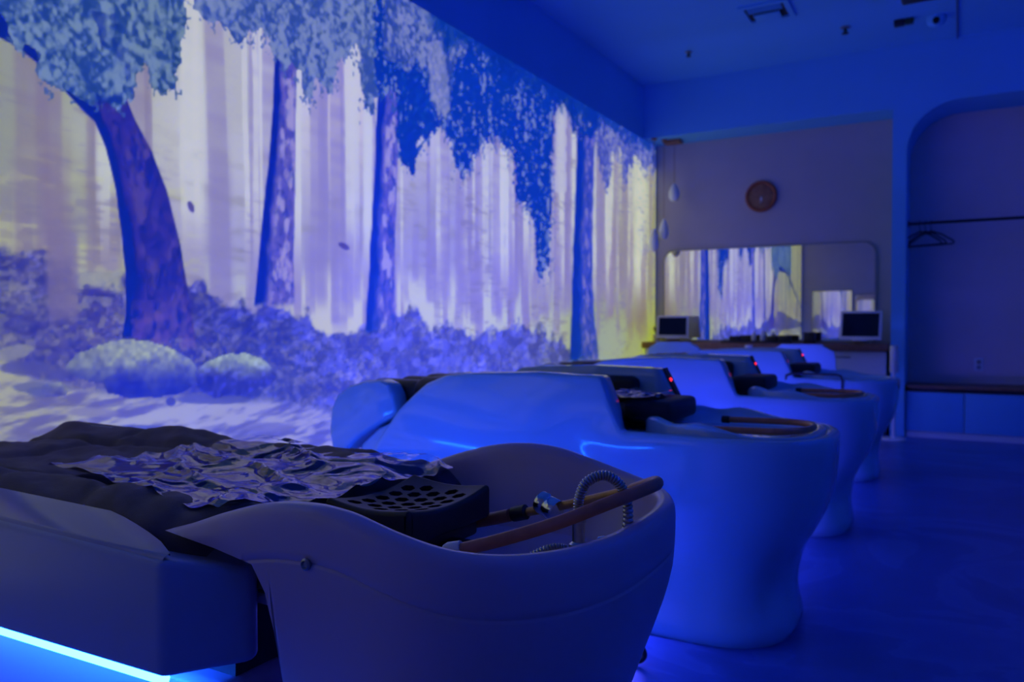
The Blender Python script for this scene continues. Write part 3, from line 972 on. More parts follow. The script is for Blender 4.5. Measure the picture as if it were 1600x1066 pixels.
def basin_body_1():
    n1, n2, p = 80, 48, 0.78
    xc = -0.70
    Wz = ([0, .1, .25, .43, .57, .61, .66, .80], [.24, .255, .285, .322, .345, .350, .352, .352])
    Ez = ([0, .1, .25, .43, .56, .60, .66, .80], [-.60, -.575, -.53, -.466, -.421, -.414, -.412, -.412])
    def O(z):
        return u_outline(-1.10, xc, smooth_interp(z, *Ez), smooth_interp(z, *Wz), n1, n2, p)
    def zlow(x):
        return interp(x, [-1.10, -0.985, -0.905, -0.88, -0.868, -0.864], [0.6735, 0.661, 0.648, 0.61, 0.54, 0.0])
    top = O(0.75)
    nt_ = len(top)
    rows_ = []
    cache = {}
    def Oc(z):
        k = round(z, 3)
        if k not in cache:
            cache[k] = O(k)
        return cache[k]
    def offs(row_pts, d):
        out = []
        for i in range(nt_):
            a = top[max(i - 1, 0)]; c = top[min(i + 1, nt_ - 1)]
            tx, ty = c[0] - a[0], c[1] - a[1]
            L = math.hypot(tx, ty) or 1
            out.append((row_pts[i][0] - ty / L * d, row_pts[i][1] + tx / L * d))
        return out
    levels = [('f', k / 22, 0.0) for k in range(23)] + [('d', 0.083, 0.0), ('d', 0.081, 0.0022), ('d', 0.079, 0.0022), ('d', 0.077, 0.0), ('d', 0.066, 0), ('d', 0.05, 0), ('d', 0.03, 0), ('d', 0.016, 0.001), ('d', 0.008, 0.004), ('d', 0.003, 0.009), ('d', 0.0, 0.017)]
    for kind, val, ins in levels:
        pts, zz = [], []
        for i in range(nt_):
            zt = ztop_1(top[i][0])
            zl = zlow(top[i][0])
            z = max(zl, zl + (zt - 0.085 - zl) * val if kind == 'f' else zt - val)
            pts.append(Oc(z)[i]); zz.append(z)
        q = offs(pts, ins)
        rows_.append([(q[i][0], q[i][1], zz[i]) for i in range(nt_)])
    q0 = O(0.75)
    for ins, zz in ((0.026, 0.0), (0.033, -0.006), (0.037, -0.018)):
        q = offs(q0, ins)
        rows_.append([(q[i][0], q[i][1], ztop_1(top[i][0]) + zz) for i in range(nt_)])
    for k in range(1, 8):
        u = k / 7
        q = offs(q0, 0.037 + 0.05 * u ** 1.6)
        rows_.append([(q[i][0], q[i][1], (ztop_1(top[i][0]) - 0.018) * (1 - u) + 0.575 * u) for i in range(nt_)])
    return grid(rows_)


S1 = lambda vf: shift(vf, Y1)
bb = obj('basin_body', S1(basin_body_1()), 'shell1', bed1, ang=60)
fl = u_outline(-1.0, -0.70, -0.475, 0.285, 10, 24, 0.78)
obj('basin_floor', S1(prism(fl, 'z', 0.56, 0.577)), 'shell1', bed1)
# screw cap on the near side of the basin
obj('screw_cap', lathe([(0.009, 0.0), (0.009, -0.004), (0.006, -0.006), (0.004, -0.003), (0.001, -0.003)], (-0.795, Y1 - 0.3515, 0.665), 14, 'y'), 'metal', bed1, 'small steel screw cap')
# side panels
def panel(s):
    plan = [(-2.45, 0.42), (-1.02, 0.42), (-0.945, 0.315), (-0.955, 0.29), (-1.05, 0.30), (-2.45, 0.33)]
    V, F = [], []
    n = len(plan)
    def zt(x, y):
        base = 0.655 + 0.018 * (-1.0 - x) / 1.4
        return base + (0.022 if y < 0.36 and x < -1.0 else 0.0) - (0.030 if x > -0.96 else 0)
    def zb(x):
        return 0.478 - 0.03 * (-1.0 - x) / 1.4
    for (x, y) in plan:
        V.append((x, s * y, zb(x)))
    for (x, y) in plan:
        V.append((x, s * y, zt(x, y)))
    F = [tuple(range(n)), tuple(range(2 * n - 1, n - 1, -1))] + [(i, (i + 1) % n, n + (i + 1) % n, n + i) for i in range(n)]
    bm = bmesh.new()
    vv = [bm.verts.new(p) for p in V]
    for q in F:
        bm.faces.new([vv[i] for i in q])
    bmesh.ops.recalc_face_normals(bm, faces=bm.faces)
    bmesh.ops.bevel(bm, geom=bm.edges[:], offset=0.012, segments=3, profile=0.5, affect='EDGES')
    return from_bm(bm)


for s in (-1, 1):
    pn = obj('side_panel', S1(panel(s)), 'panel1', bed1, ang=35)
    cp_ = []
    for x in np.linspace(-2.44, -1.025, 30):
        base = 0.655 + 0.018 * (-1.0 - x) / 1.4
        k_ = max(0.03, min(1.0, (-1.02 - x) / 0.24) ** 0.7)
        yo = 0.412
        cp_.append([(x, s * yy, zz) for yy, zz in ((yo, base - 0.003), (yo - 0.003, base + 0.001), (yo - 0.008, base + 0.003), (yo - 0.008 - 0.072 * k_, base + 0.003 + 0.020 * k_), (yo - 0.008 - 0.072 * k_, base))])
    obj('panel_cap', S1(grid(cp_)), 'cap1', pn, 'glossy top strip reflecting the picture')
    obj('led_strip', S1(tube([(x, s * 0.398, 0.466 - 0.03 * (-1.0 - x) / 1.4) for x in np.linspace(-2.30, -1.04, 12)], 0.0085, 8)), 'led1', bed1, 'glowing blue-white light strip')
obj('plinth', S1(rbox(-2.35, -0.99, -0.34, 0.34, 0.0, 0.44, 0.02)), 'shell1', bed1)
obj('bed_frame', S1(box(-2.43, -1.0, -0.30, 0.30, 0.44, 0.60)), 'darkplastic', bed1, smooth=False)


# quilted mattress
def mat_w(x):
    return interp(x, [-1.16, -1.06, -1.0], [0.368, 0.335, 0.30])


def matt_z(x, y):
    """top of the mattress; y is measured from the bed's middle"""
    z = 0.672
    hwid = mat_w(x)
    d = min(y + hwid, hwid - y)
    h = math.sqrt(max(0.0, 1 - (1 - min(d / 0.07, 1)) ** 2))
    # bolsters along both sides, sagging middle
    z += 0.028 * math.exp(-((abs(y) - 0.27) / 0.075) ** 2) - 0.010 * math.exp(-(y / 0.15) ** 2)
    for sx, dp in ((-1.16, 0.007), (-1.42, 0.006), (-1.72, 0.009), (-2.05, 0.009)):
        q = sx + 0.35 * (abs(y) - 0.2)
        z -= dp * math.exp(-((x - q) / 0.022) ** 2)
        z += 0.004 * math.exp(-((x - q + 0.11) / 0.09) ** 2)
    z -= 0.022 * math.exp(-((abs(y) - 0.175 - 0.02 * math.sin(x * 6)) / 0.014) ** 2)
    z += 0.022 * (float(fbm(x * 6, y * 6, 77)) - .5) + 0.020 * (float(vnoise(x * 5 + y * 26, y * 4 + x * 9, 81)) - .5) + 0.012 * (float(fbm(x * 17 + y * 9, y * 15, 79)) - .5)
    if y > 0.1:
        z += 0.016 * math.exp(-((x + 1.86) / 0.16) ** 2) * min((y - 0.1) / 0.15, 1)
    return z, h


P = []
for i in range(131):
    row = []
    x = -2.45 + (2.45 - 0.93) * i / 130
    for j in range(71):
        y = mat_w(x) * (2 * j / 70 - 1)
        z, h = matt_z(x, y)
        e = min((x + 2.45) / 0.05, (-0.93 - x) / 0.05, 1)
        h *= math.sqrt(max(0, 1 - (1 - max(e, 0)) ** 2))
        row.append((x, y, 0.59 + (z - 0.59) * h))
    P.append(row)
mt = obj('mattress', S1(grid(P)), 'fabric', bed1, 'dark quilted mattress', ang=60)
# perforated headrest
hx0, hx1, hy0, hy1 = -0.965, -0.780, -0.135, 0.125
P = []
def hz_(x, y):
    u = (x - hx0) / (hx1 - hx0); v = (y - hy0) / (hy1 - hy0)
    return 0.686 + 0.016 * (2 * v - 1) ** 2 - 0.010 * math.sin(math.pi * u) - 0.004 * u


nx_, ny_ = 22, 26
topP = [[(hx0 + (hx1 - hx0) * i / nx_, hy0 + (hy1 - hy0) * j / ny_) for j in range(ny_ + 1)] for i in range(nx_ + 1)]
bm = bmesh.new()
tv = [[bm.verts.new((x, y, hz_(x, y))) for (x, y) in r] for r in topP]
bv = [[bm.verts.new((x, y, 0.632)) for (x, y) in r] for r in topP]
for i in range(nx_):
    for j in range(ny_):
        bm.faces.new([tv[i][j], tv[i + 1][j], tv[i + 1][j + 1], tv[i][j + 1]])
        bm.faces.new([bv[i][j], bv[i][j + 1], bv[i + 1][j + 1], bv[i + 1][j]])
for i in range(nx_):
    bm.faces.new([tv[i][0], bv[i][0], bv[i + 1][0], tv[i + 1][0]]); bm.faces.new([tv[i + 1][ny_], bv[i + 1][ny_], bv[i][ny_], tv[i][ny_]])
for j in range(ny_):
    bm.faces.new([tv[0][j + 1], bv[0][j + 1], bv[0][j], tv[0][j]]); bm.faces.new([tv[nx_][j], bv[nx_][j], bv[nx_][j + 1], tv[nx_][j + 1]])
bmesh.ops.recalc_face_normals(bm, faces=bm.faces)
eds = [e for e in bm.edges if len(e.link_faces) == 2 and e.calc_face_angle(0) > 0.8]
bmesh.ops.bevel(bm, geom=eds, offset=0.010, segments=4, profile=0.5, affect='EDGES')
hv = from_bm(bm)
cut = ([], [])
rh, pit = 0.0135, 0.0335
for a in range(5):
    for c in range(5):
        x = hx0 + 0.034 + a * pit * 0.88
        y = hy0 + 0.042 + c * pit * 1.16 + (0.5 * pit * 1.16 if a % 2 else 0)
        if y > hy1 - 0.035 or (a in (0, 4) and c == 0 and a % 2 == 0 and False):
            continue
        hexp = [(x + rh * math.cos(q), y + rh * 1.12 * math.sin(q)) for q in [math.pi / 3 * k + math.pi / 6 for k in range(6)]]
        cut = join(cut, prism(hexp, 'z', 0.652, 0.74))
bm = bmesh.new()
_vv = [bm.verts.new(p) for p in hv[0]]
for q in hv[1]:
    bm.faces.new([_vv[i] for i in q])
bmesh.ops.recalc_face_normals(bm, faces=bm.faces)
if bm.calc_volume(signed=True) < 0:
    bmesh.ops.reverse_faces(bm, faces=bm.faces)
hv = from_bm(bm)
tmp = bpy.data.meshes.new('tmp'); tmp.from_pydata(hv[0], [], hv[1])
tmpc = bpy.data.meshes.new('tmpc'); tmpc.from_pydata(cut[0], [], cut[1])
for q in (tmpc,):
    bm = bmesh.new(); bm.from_mesh(q); bmesh.ops.recalc_face_normals(bm, faces=bm.faces); bm.to_mesh(q); bm.free()
to, tcu = bpy.data.objects.new('tmp', tmp), bpy.data.objects.new('tmpc', tmpc)
COL.objects.link(to); COL.objects.link(tcu)
md = to.modifiers.new('cut', 'BOOLEAN'); md.object = tcu; md.operation = 'DIFFERENCE'; md.solver = 'MANIFOLD'
dg = bpy.context.evaluated_depsgraph_get(); dg.update()
ev = to.evaluated_get(dg); mm_ = ev.to_mesh()
hvf = ([tuple(v.co) for v in mm_.vertices], [tuple(p.vertices) for p in mm_.polygons])
ev.to_mesh_clear()
bpy.data.objects.remove(to); bpy.data.objects.remove(tcu)
bpy.data.meshes.remove(tmp); bpy.data.meshes.remove(tmpc)
hr = thing('headrest', 'black perforated headrest with hexagonal holes on the nearest bed', 'headrest', (-0.87, Y1, 0.60))
obj('pad', S1(hvf), 'foam', hr, ang=35)
obj('bracket', S1(join(rbox(-0.95, -0.80, -0.11, 0.11, 0.60, 0.634, 0.008), rbox(-0.80, -0.74, -0.02, 0.02, 0.60, 0.618, 0.005))), 'darkplastic', hr)
obj('neck_cushion', S1(puff(-1.02, -0.92, -0.20, 0.09, 0.60, 0.675, 14, 24, 0.035)), 'black', bed1)

# crumpled clear film over the mattress
film('plastic_film', 'large crumpled clear plastic sheet over the dark mattress of the nearest bed',
     [(-1.74, 1.00), (-1.03, 0.865), (-0.94, 1.42), (-1.62, 1.50)], 130, 90,
     lambda x, y: matt_z(x, y - Y1)[0] * (0.35) + 0.683 * 0.65, 0.022, 31)

# brown hoop, brass line and chrome fittings in the nearest basin
root = thing('water_hoop', 'brown tube hoop with chrome clamp, sticking up out of the nearest basin', 'tube', (-0.62, Y1, 0.577), 'brown water hoops in the basins')
near = [(-0.665, 1.015, 0.655), (-0.60, 1.04, 0.675), (-0.53, 1.075, 0.700), (-0.47, 1.12, 0.726)]
bend = [(-0.428, 1.165, 0.744), (-0.418, 1.20, 0.748), (-0.432, 1.232, 0.744)]
far = [(-0.48, 1.262, 0.722)]
obj('hoop_tube', tube(spline(near + bend + far, 60), 0.0105, 12), 'hoop', root)
farl = [(-0.47, 1.258, 0.726), (-0.56, 1.285, 0.694), (-0.66, 1.30, 0.662), (-0.74, 1.305, 0.640)]
obj('brass_line', tube(spline(farl, 30), 0.0085, 10), 'brass', root)
obj('coupling', tube(spline([(-0.705, 1.303, 0.650), (-0.712, 1.303, 0.648), (-0.732, 1.304, 0.642), (-0.738, 1.305, 0.640)], 6), [0.010, 0.0145, 0.0145, 0.0145, 0.0145, 0.010], 12), 'darkplastic', root)
obj('hoop_end', tube(spline([(-0.745, 1.305, 0.638), (-0.80, 1.305, 0.622), (-0.87, 1.30, 0.605)], 14), 0.0125, 12), 'hoop', root)
cl = lathe([(0.013, -0.021), (0.020, -0.021), (0.021, -0.018), (0.021, -0.006), (0.0195, -0.004), (0.0195, 0.0), (0.021, 0.002), (0.021, 0.018), (0.020, 0.021), (0.013, 0.021)], (0, 0, 0), 24, 'x')
rot = Matrix.Rotation(math.radians(18), 3, 'Y') @ Matrix.Rotation(math.radians(-12), 3, 'Z')
clv = [tuple(rot @ Vector(p) + Vector((-0.655, 1.292, 0.668))) for p in cl[0]]
obj('clamp', (clv, cl[1]), 'chrome', root, 'round chrome clamp')
obj('end_cap', tube([(-0.692, 1.008, 0.650), (-0.684, 1.010, 0.652), (-0.665, 1.015, 0.657)], [0.010, 0.0135, 0.0125], 12), 'white', root, 'white end cap')

root = thing('shower_valve', 'chrome valve with coiled steel hoses inside the nearest basin', 'valve', (-0.52, 1.13, 0.577))
obj('valve_body', lathe([(0.017, 0.0), (0.017, 0.012), (0.0125, 0.016), (0.0125, 0.060), (0.015, 0.062), (0.015, 0.078), (0.010, 0.082), (0.010, 0.112), (0.0125, 0.113), (0.0125, 0.122), (0.009, 0.124)], (-0.52, 1.13, 0.578), 18), 'steel', root)
obj('valve_handle', join(tube([(-0.52, 1.13, 0.648), (-0.49, 1.138, 0.655)], 0.007, 10), lathe([(0.004, 0), (0.015, 0.003), (0.017, 0.012), (0.014, 0.02), (0.004, 0.022)], (-0.492, 1.138, 0.655), 16, 'x')), 'chrome', root)
def ribbed(path, n, r):
    pts = spline(path, n)
    rr = [r * (1.0 if (k % 3) else 0.80) for k in range(n)]
    return tube(pts, rr, 10)


obj('steel_hose', ribbed([(-0.52, 1.13, 0.70), (-0.52, 1.131, 0.725), (-0.510, 1.136, 0.752), (-0.485, 1.146, 0.765), (-0.462, 1.156, 0.752), (-0.450, 1.16, 0.72), (-0.452, 1.158, 0.675), (-0.475, 1.15, 0.635), (-0.515, 1.135, 0.612)], 150, 0.0085), 'steel', root)
obj('steel_hose', ribbed([(-0.532, 1.126, 0.645), (-0.555, 1.115, 0.648), (-0.585, 1.095, 0.635), (-0.61, 1.075, 0.612), (-0.64, 1.06, 0.60)], 90, 0.008), 'steel', root)

# small black hose stub on the floor between the first two beds
root = thing('drain_hose', 'small black bent hose stub on the floor between the two nearest beds', 'hose', (-0.82, 2.19, 0))
obj('hose', tube(spline([(-0.86, 2.19, 0.010), (-0.83, 2.19, 0.009), (-0.805, 2.19, 0.018), (-0.795, 2.19, 0.036), (-0.803, 2.19, 0.054), (-0.825, 2.19, 0.062)], 24), 0.008, 10), 'darkplastic', root)
obj('collar', lathe([(0.012, 0), (0.013, 0.004), (0.010, 0.008)], (-0.862, 2.19, 0.0), 14), 'darkplastic', root)

# ================================================================== FAR END OF THE ROOM
# long counter under the mirror
ct = thing('counter', 'long walnut counter with pale front under the wide mirror', 'counter', (-1.72, 8.07, 0))
obj('worktop', rbox(XL + 0.01, -0.56, 7.84, 8.295, 0.765, 0.83, 0.006), 'wood', ct)
for k, (a, b_) in enumerate(((-2.88, -2.12), (-2.10, -1.34), (-1.32, -0.58))):
    cb = obj('cabinet_front', rbox(a, b_, 7.90, 7.925, 0.08, 0.762, 0.004), 'white', ct)
    obj('cabinet_handle', rbox((a + b_) / 2 - 0.07, (a + b_) / 2 + 0.07, 7.885, 7.90, 0.70, 0.715, 0.003), 'metal', cb)
obj('carcass', box(-2.88, -0.58, 7.926, 8.29, 0.08, 0.765), 'white', ct, smooth=False)
obj('kick_board', box(-2.88, -0.58, 7.96, 8.0, 0.0, 0.08), 'darkplastic', ct, smooth=False)


def rrect(x0, x1, z0, z1, r, bottom=True):
    pts = []
    for cx, cz, a0 in ((x1 - r, z1 - r, 0), (x0 + r, z1 - r, 90)):
        for a in np.linspace(a0, a0 + 90, 8):
            pts.append((cx + r * math.cos(math.radians(a)), cz + r * math.sin(math.radians(a))))
    pts += [(x0, z0), (x1, z0)]
    return pts


mr = thing('wall_mirror', 'wide round-cornered mirror above the counter reflecting the forest picture', 'mirror', (-1.74, YN - 0.02, 0.838))
obj('glass', prism(rrect(-2.795, -0.715, 0.845, 1.80, 0.11), 'y', YN - 0.014, YN - 0.002), 'mirror', mr, smooth=False)
o_out, o_in = rrect(-2.81, -0.70, 0.838, 1.815, 0.12), rrect(-2.795, -0.715, 0.852, 1.80, 0.108)
n = len(o_out)
fv = [(p[0], YN - 0.022, p[1]) for p in o_out] + [(p[0], YN - 0.022, p[1]) for p in o_in] + [(p[0], YN - 0.001, p[1]) for p in o_out] + [(p[0], YN - 0.001, p[1]) for p in o_in]
ff = []
for i in range(n):
    j = (i + 1) % n
    ff += [(i, j, n + j, n + i), (i, 2 * n + i, 2 * n + j, j), (n + i, n + j, 3 * n + j, 3 * n + i)]
obj('frame', (fv, ff), 'metal', mr, smooth=False)

# mirrors on the wall behind the camera
for lab, x0, x1, z0, z1 in (('tall mirror on the rear wall seen inside the wide mirror', -2.67, -1.93, 0.75, 1.71), ('narrow mirror on the rear wall beside the tall one', -1.86, -1.42, 0.75, 1.62)):
    r = thing('rear_mirror', lab, 'mirror', ((x0 + x1) / 2, YR + 0.01, z0))
    obj('glass', box(x0, x1, YR + 0.006, YR + 0.016, z0, z1), 'mirror', r, smooth=False)
    obj('frame', join(box(x0 - 0.02, x0, YR + 0.001, YR + 0.022, z0 - 0.02, z1 + 0.02), box(x1, x1 + 0.02, YR + 0.001, YR + 0.022, z0 - 0.02, z1 + 0.02),
                      box(x0, x1, YR + 0.001, YR + 0.022, z1, z1 + 0.02), box(x0, x1, YR + 0.001, YR + 0.022, z0 - 0.02, z0)), 'metal', r, smooth=False)

# wall clock
CX, CZ = -1.777, 2.317
ck = thing('wall_clock', 'round red-brown wooden wall clock above the mirror', 'clock', (CX, YN - 0.02, CZ - 0.16))
obj('face', lathe([(0.001, -0.022), (0.125, -0.022), (0.13, -0.02), (0.13, 0.0)], (CX, YN - 0.001, CZ), 40, 'y'), 'wood', ck)
tor = [[(CX + (0.142 + 0.018 * math.cos(q)) * math.cos(a), YN - 0.02 + 0.018 * math.sin(q), CZ + (0.142 + 0.018 * math.cos(q)) * math.sin(a)) for q in [2 * math.pi * k / 8 for k in range(8)]] for a in [2 * math.pi * i / 40 for i in range(40)]]
obj('rim', grid(tor, cu=True, cv=True), 'clockwood', ck)
for k in range(12):
    a = math.pi * k / 6
    c = Vector((CX + 0.108 * math.sin(a), YN - 0.026, CZ + 0.108 * math.cos(a)))
    obj('hour_mark', lathe([(0.001, -0.003), (0.007, -0.002), (0.008, 0.004)], c, 8, 'y'), 'clockwood' if k % 3 else 'brass', ck)
for a, L, w_ in ((math.radians(185), 0.085, 0.007), (math.radians(165), 0.06, 0.009)):
    dx, dz = math.sin(a), math.cos(a)
    v = [(CX - dz * w_, YN - 0.028, CZ + dx * w_), (CX + dz * w_, YN - 0.028, CZ - dx * w_), (CX + dx * L, YN - 0.028, CZ + dz * L)]
    v += [(p[0], YN - 0.024, p[2]) for p in v]
    obj('hand', (v, [(0, 1, 2), (5, 4, 3), (0, 3, 4, 1), (1, 4, 5, 2), (2, 5, 3, 0)]), 'white', ck, smooth=False)

# pendant lamps
def pendant(lab, x, y, zc, hgt, r):
    p = thing('pendant_lamp', lab, 'lamp', (x, y, zc - hgt / 2), 'unlit pendant lamps in the mirror niche')
    prof = [(0.002, -0.5), (0.55, -0.46), (0.9, -0.32), (1.0, -0.12), (0.92, 0.08), (0.66, 0.28), (0.36, 0.42), (0.18, 0.5), (0.05, 0.51)]
    obj('shade', lathe([(r * a, hgt * h) for a, h in prof], (x, y, zc), 20), 'white', p)
    obj('cord', tube([(x, y, zc + hgt * 0.5), (x, y, 2.945)], 0.003, 6), 'wood', p)
    obj('ceiling_rose', lathe([(0.03, 0), (0.03, -0.012), (0.012, -0.02)], (x, y, 2.95), 14), 'wood', p)
    return p


pendant('highest small white teardrop pendant lamp in the mirror niche', -2.63, 8.10, 2.40, 0.19, 0.058)
pendant('middle white teardrop pendant lamp, brightly lit by the forest picture', -2.715, 8.02, 2.01, 0.22, 0.05)
pendant('lowest dark teardrop pendant lamp in front of the forest picture edge', -2.79, 7.92, 1.89, 0.24, 0.052)
obj('ceiling_plate', rbox(-2.74, -2.56, 8.04, 8.18, 2.915, 2.95, 0.006), 'wood', None, 'small walnut ceiling plate above the pendant lamps', 'ceiling plate')


# things on the counter
def monitor(lab, x, y, wdt, hgt, yaw, zb=0.83, mt_='white'):
    r = thing('tablet_monitor', lab, 'monitor', (x, y, zb))
    R3 = Matrix.Rotation(yaw, 3, 'Z') @ Matrix.Rotation(math.radians(-12), 3, 'X')
    def T(vf, off=(0, 0, 0)):
        return [tuple(R3 @ Vector(p) + Vector((x, y, zb + 0.042)) + Vector(off)) for p in vf[0]], vf[1]
    obj('casing', T(rbox(-wdt / 2, wdt / 2, 0.0, 0.022, 0, hgt, 0.006)), mt_, r)
    obj('screen', T(box(-wdt / 2 + 0.022, wdt / 2 - 0.022, -0.002, 0.003, 0.03, hgt - 0.022)), 'screen', r, smooth=False)
    obj('stand', [(p[0], p[1], p[2]) for p in []] and None or T(rbox(-0.07, 0.07, -0.01, 0.12, -0.012, 0.0, 0.003)), mt_, r)
    return r


monitor('white-framed tablet screen at the right end of the counter', -0.80, 7.87, 0.36, 0.27, math.radians(-6))
monitor('dark screen at the left end of the counter beside the forest picture', -2.62, 8.02, 0.33, 0.24, math.radians(12))


def tray(lab, x, y):
    r = thing('black_organizer', lab, 'organizer', (x, y, 0.83))
    obj('tray', rbox(x - 0.12, x + 0.12, y - 0.06, y + 0.06, 0.831, 0.847, 0.004), 'darkplastic', r)
    obj('bin', join(rbox(x - 0.11, x - 0.01, y - 0.05, y + 0.05, 0.847, 0.897, 0.004), rbox(x + 0.0, x + 0.11, y - 0.05, y + 0.05, 0.847, 0.904, 0.004)), 'darkplastic', r)


tray('left black organizer tray on the counter in front of the mirror', -1.92, 8.08)
tray('right black organizer tray on the counter in front of the mirror', -1.55, 8.06)
obj('keyboard', join(rbox(-2.08, -1.40, 7.87, 7.97, 0.831, 0.846, 0.004), *[rbox(-2.06 + k * 0.066, -2.005 + k * 0.066, 7.885, 7.955, 0.846, 0.852, 0.002) for k in range(10)]), 'darkplastic', None, 'long flat black keyboard on the counter edge', 'keyboard')
for k, (x, lab) in enumerate(((-1.785, 'left white bottle between the black organizer trays'), (-1.70, 'right white bottle between the black organizer trays'))):
    r = thing('bottle', lab, 'bottle', (x, 8.03, 0.83))
    obj('body', lathe([(0.024, 0), (0.026, 0.004), (0.026, 0.075), (0.012, 0.088)], (x, 8.03, 0.831), 16), 'white', r)
    obj('cap', lathe([(0.011, 0.0), (0.011, 0.022), (0.006, 0.025)], (x, 8.03, 0.917), 12), 'white', r)
r = thing('storage_box', 'small dark box on the counter beside the white tablet', 'box', (-1.27, 8.10, 0.83))
obj('body', rbox(-1.32, -1.22, 8.05, 8.15, 0.831, 0.92, 0.004), 'darkplastic', r)
obj('lid', rbox(-1.325, -1.215, 8.045, 8.155, 0.92, 0.935, 0.004), 'darkplastic', r)
# leafy pot plant by the left screen
r = thing('pot_plant', 'small yellow-green pot plant at the left end of the counter', 'plant', (-2.83, 8.12, 0.83))
obj('pot', lathe([(0.03, 0), (0.042, 0.07), (0.038, 0.07), (0.03, 0.05)], (-2.83, 8.12, 0.831), 14), 'white', r)
M['leaf'] = mat('yellow_green_leaf', (0.42, 0.45, 0.08), 0.5, noise=0.35, nscale=20)
for k in range(14):
    a = k * 2.4; L = 0.05 + 0.05 * random.random(); h = 0.05 + 0.11 * random.random()
    c = Vector((-2.83, 8.12, 0.90)); tip = c + Vector((math.cos(a) * L * 0.6, math.sin(a) * L, h))
    mid = (c + tip) / 2 + Vector((0, 0, 0.02)); sd = Vector((-math.sin(a), math.cos(a), 0)) * 0.018
    obj('leaf', ([tuple(c), tuple(mid + sd), tuple(tip), tuple(mid - sd), tuple(mid + Vector((0, 0, 0.006)))], [(0, 1, 4), (1, 2, 4), (2, 3, 4), (3, 0, 4)]), 'leaf', r)


# chairs
def chair(lab, x, y, yaw):
    r = thing('salon_chair', lab, 'chair', (x, y, 0), 'salon chairs at the counter')
    R3 = Matrix.Rotation(yaw, 3, 'Z')
    T = lambda vf: ([tuple(R3 @ Vector(p) + Vector((x, y, 0))) for p in vf[0]], vf[1])
    obj('seat', T(puff(-0.24, 0.24, -0.22, 0.26, 0.43, 0.50, 20, 20, 0.06)), 'chair', r)
    P = []
    for i in range(25):
        row = []
        for j in range(17):
            u, v = i / 24 * 2 - 1, j / 16
            hw = 0.275 - 0.03 * v
            k = math.sqrt(max(0, 1 - max(0, (v - 0.8) / 0.2) ** 2))
            row.append((u * (hw * (0.82 + 0.18 * k)), -0.25 + 0.03 * (1 - u * u) * -1 - 0.03 * v, 0.50 + 0.35 * v * (1 - 0.10 * max(0, abs(u) - 0.75) / 0.25 * v)))
        P.append(row)
    back = [[(p[0], p[1] + 0.05, p[2]) for p in row] for row in P]
    v1, f1 = grid(P); v2, f2 = grid(back)
    nn = len(v1); f = f1 + [tuple(i + nn for i in q[::-1]) for q in f2]
    ni, nj = 25, 17
    per = [i * nj for i in range(ni)] + [(ni - 1) * nj + j for j in range(1, nj)] + [i * nj + nj - 1 for i in range(ni - 2, -1, -1)] + [j for j in range(nj - 2, 0, -1)]
    for a, b_ in zip(per, per[1:] + per[:1]):
        f.append((a, b_, b_ + nn, a + nn))
    obj('backrest', T((v1 + v2, f)), 'chair', r)
    obj('back_band', T(rbox(-0.30, 0.30, -0.30, -0.20, 0.52, 0.64, 0.03, 3)), 'chair', r)
    obj('column', T(lathe([(0.03, 0.02), (0.03, 0.40), (0.06, 0.41), (0.06, 0.43)], (0, 0, 0), 16)), 'chrome', r)
    obj('base', T(lathe([(0.22, 0.0), (0.22, 0.012), (0.19, 0.02), (0.04, 0.04)], (0, 0, 0), 28)), 'chrome', r)
    return r


chair('white low-backed chair behind the farthest bed, in front of the counter', -1.12, 6.95, math.radians(2))
chair('shaded low-backed chair at the left of the counter by the forest picture', -2.28, 7.35, math.radians(-4))


def floor_stand(lab, x, y):
    r = thing('floor_stand', lab, 'stand', (x, y, 0), 'slim white floor stands')
    obj('base', lathe([(0.105, 0), (0.108, 0.006), (0.10, 0.016), (0.03, 0.022)], (x, y, 0), 28), 'white', r)
    obj('pole', lathe([(0.014, 0.02), (0.014, 0.20), (0.022, 0.24), (0.026, 0.28), (0.02, 0.33), (0.013, 0.38), (0.013, 0.60)], (x, y, 0), 16), 'white', r)
    obj('head', lathe([(0.032, 0.59), (0.035, 0.595), (0.035, 0.815), (0.03, 0.825)], (x, y, 0), 20), 'white', r)


floor_stand('slim white floor stand beside the pillar at the wardrobe', -0.50, 7.66)
floor_stand('slim white floor stand between the two low-backed chairs', -1.65, 7.22)

# wardrobe niche fittings
wd = thing('drawer_bench', 'low white drawer bench filling the bottom of the arched niche', 'bench', (0.275, 8.15, 0))
obj('carcass', box(-0.43, 0.98, 7.98, 8.45, 0.0, 0.43), 'white', wd, smooth=False)
for a, b_ in ((-0.425, 0.035), (0.042, 0.505), (0.512, 0.975)):
    obj('drawer_front', rbox(a, b_, 7.955, 7.98, 0.055, 0.405, 0.004), 'wall', wd)
obj('plinth', box(-0.43, 0.98, 7.945, 7.98, 0.0, 0.045), 'white', wd, smooth=False)
obj('shadow_gap', box(-0.43, 0.98, 7.965, 7.985, 0.41, 0.44), 'darkplastic', wd, smooth=False)
obj('top_board', rbox(-0.43, 0.98, 7.94, 8.45, 0.44, 0.465, 0.003), 'wood', wd)
rd = thing('clothes_rail', 'dark clothes rail across the arched wardrobe niche', 'rail', (0.275, 8.18, 1.92))
obj('rod', tube([(-0.428, 8.18, 1.94), (0.978, 8.18, 1.94)], 0.014, 12), 'darkplastic', rd)
for x in (-0.424, 0.974):
    obj('rail_socket', lathe([(0.03, -0.005), (0.03, 0.005), (0.018, 0.008)], (x, 8.18, 1.94), 16, 'x'), 'darkplastic', rd)


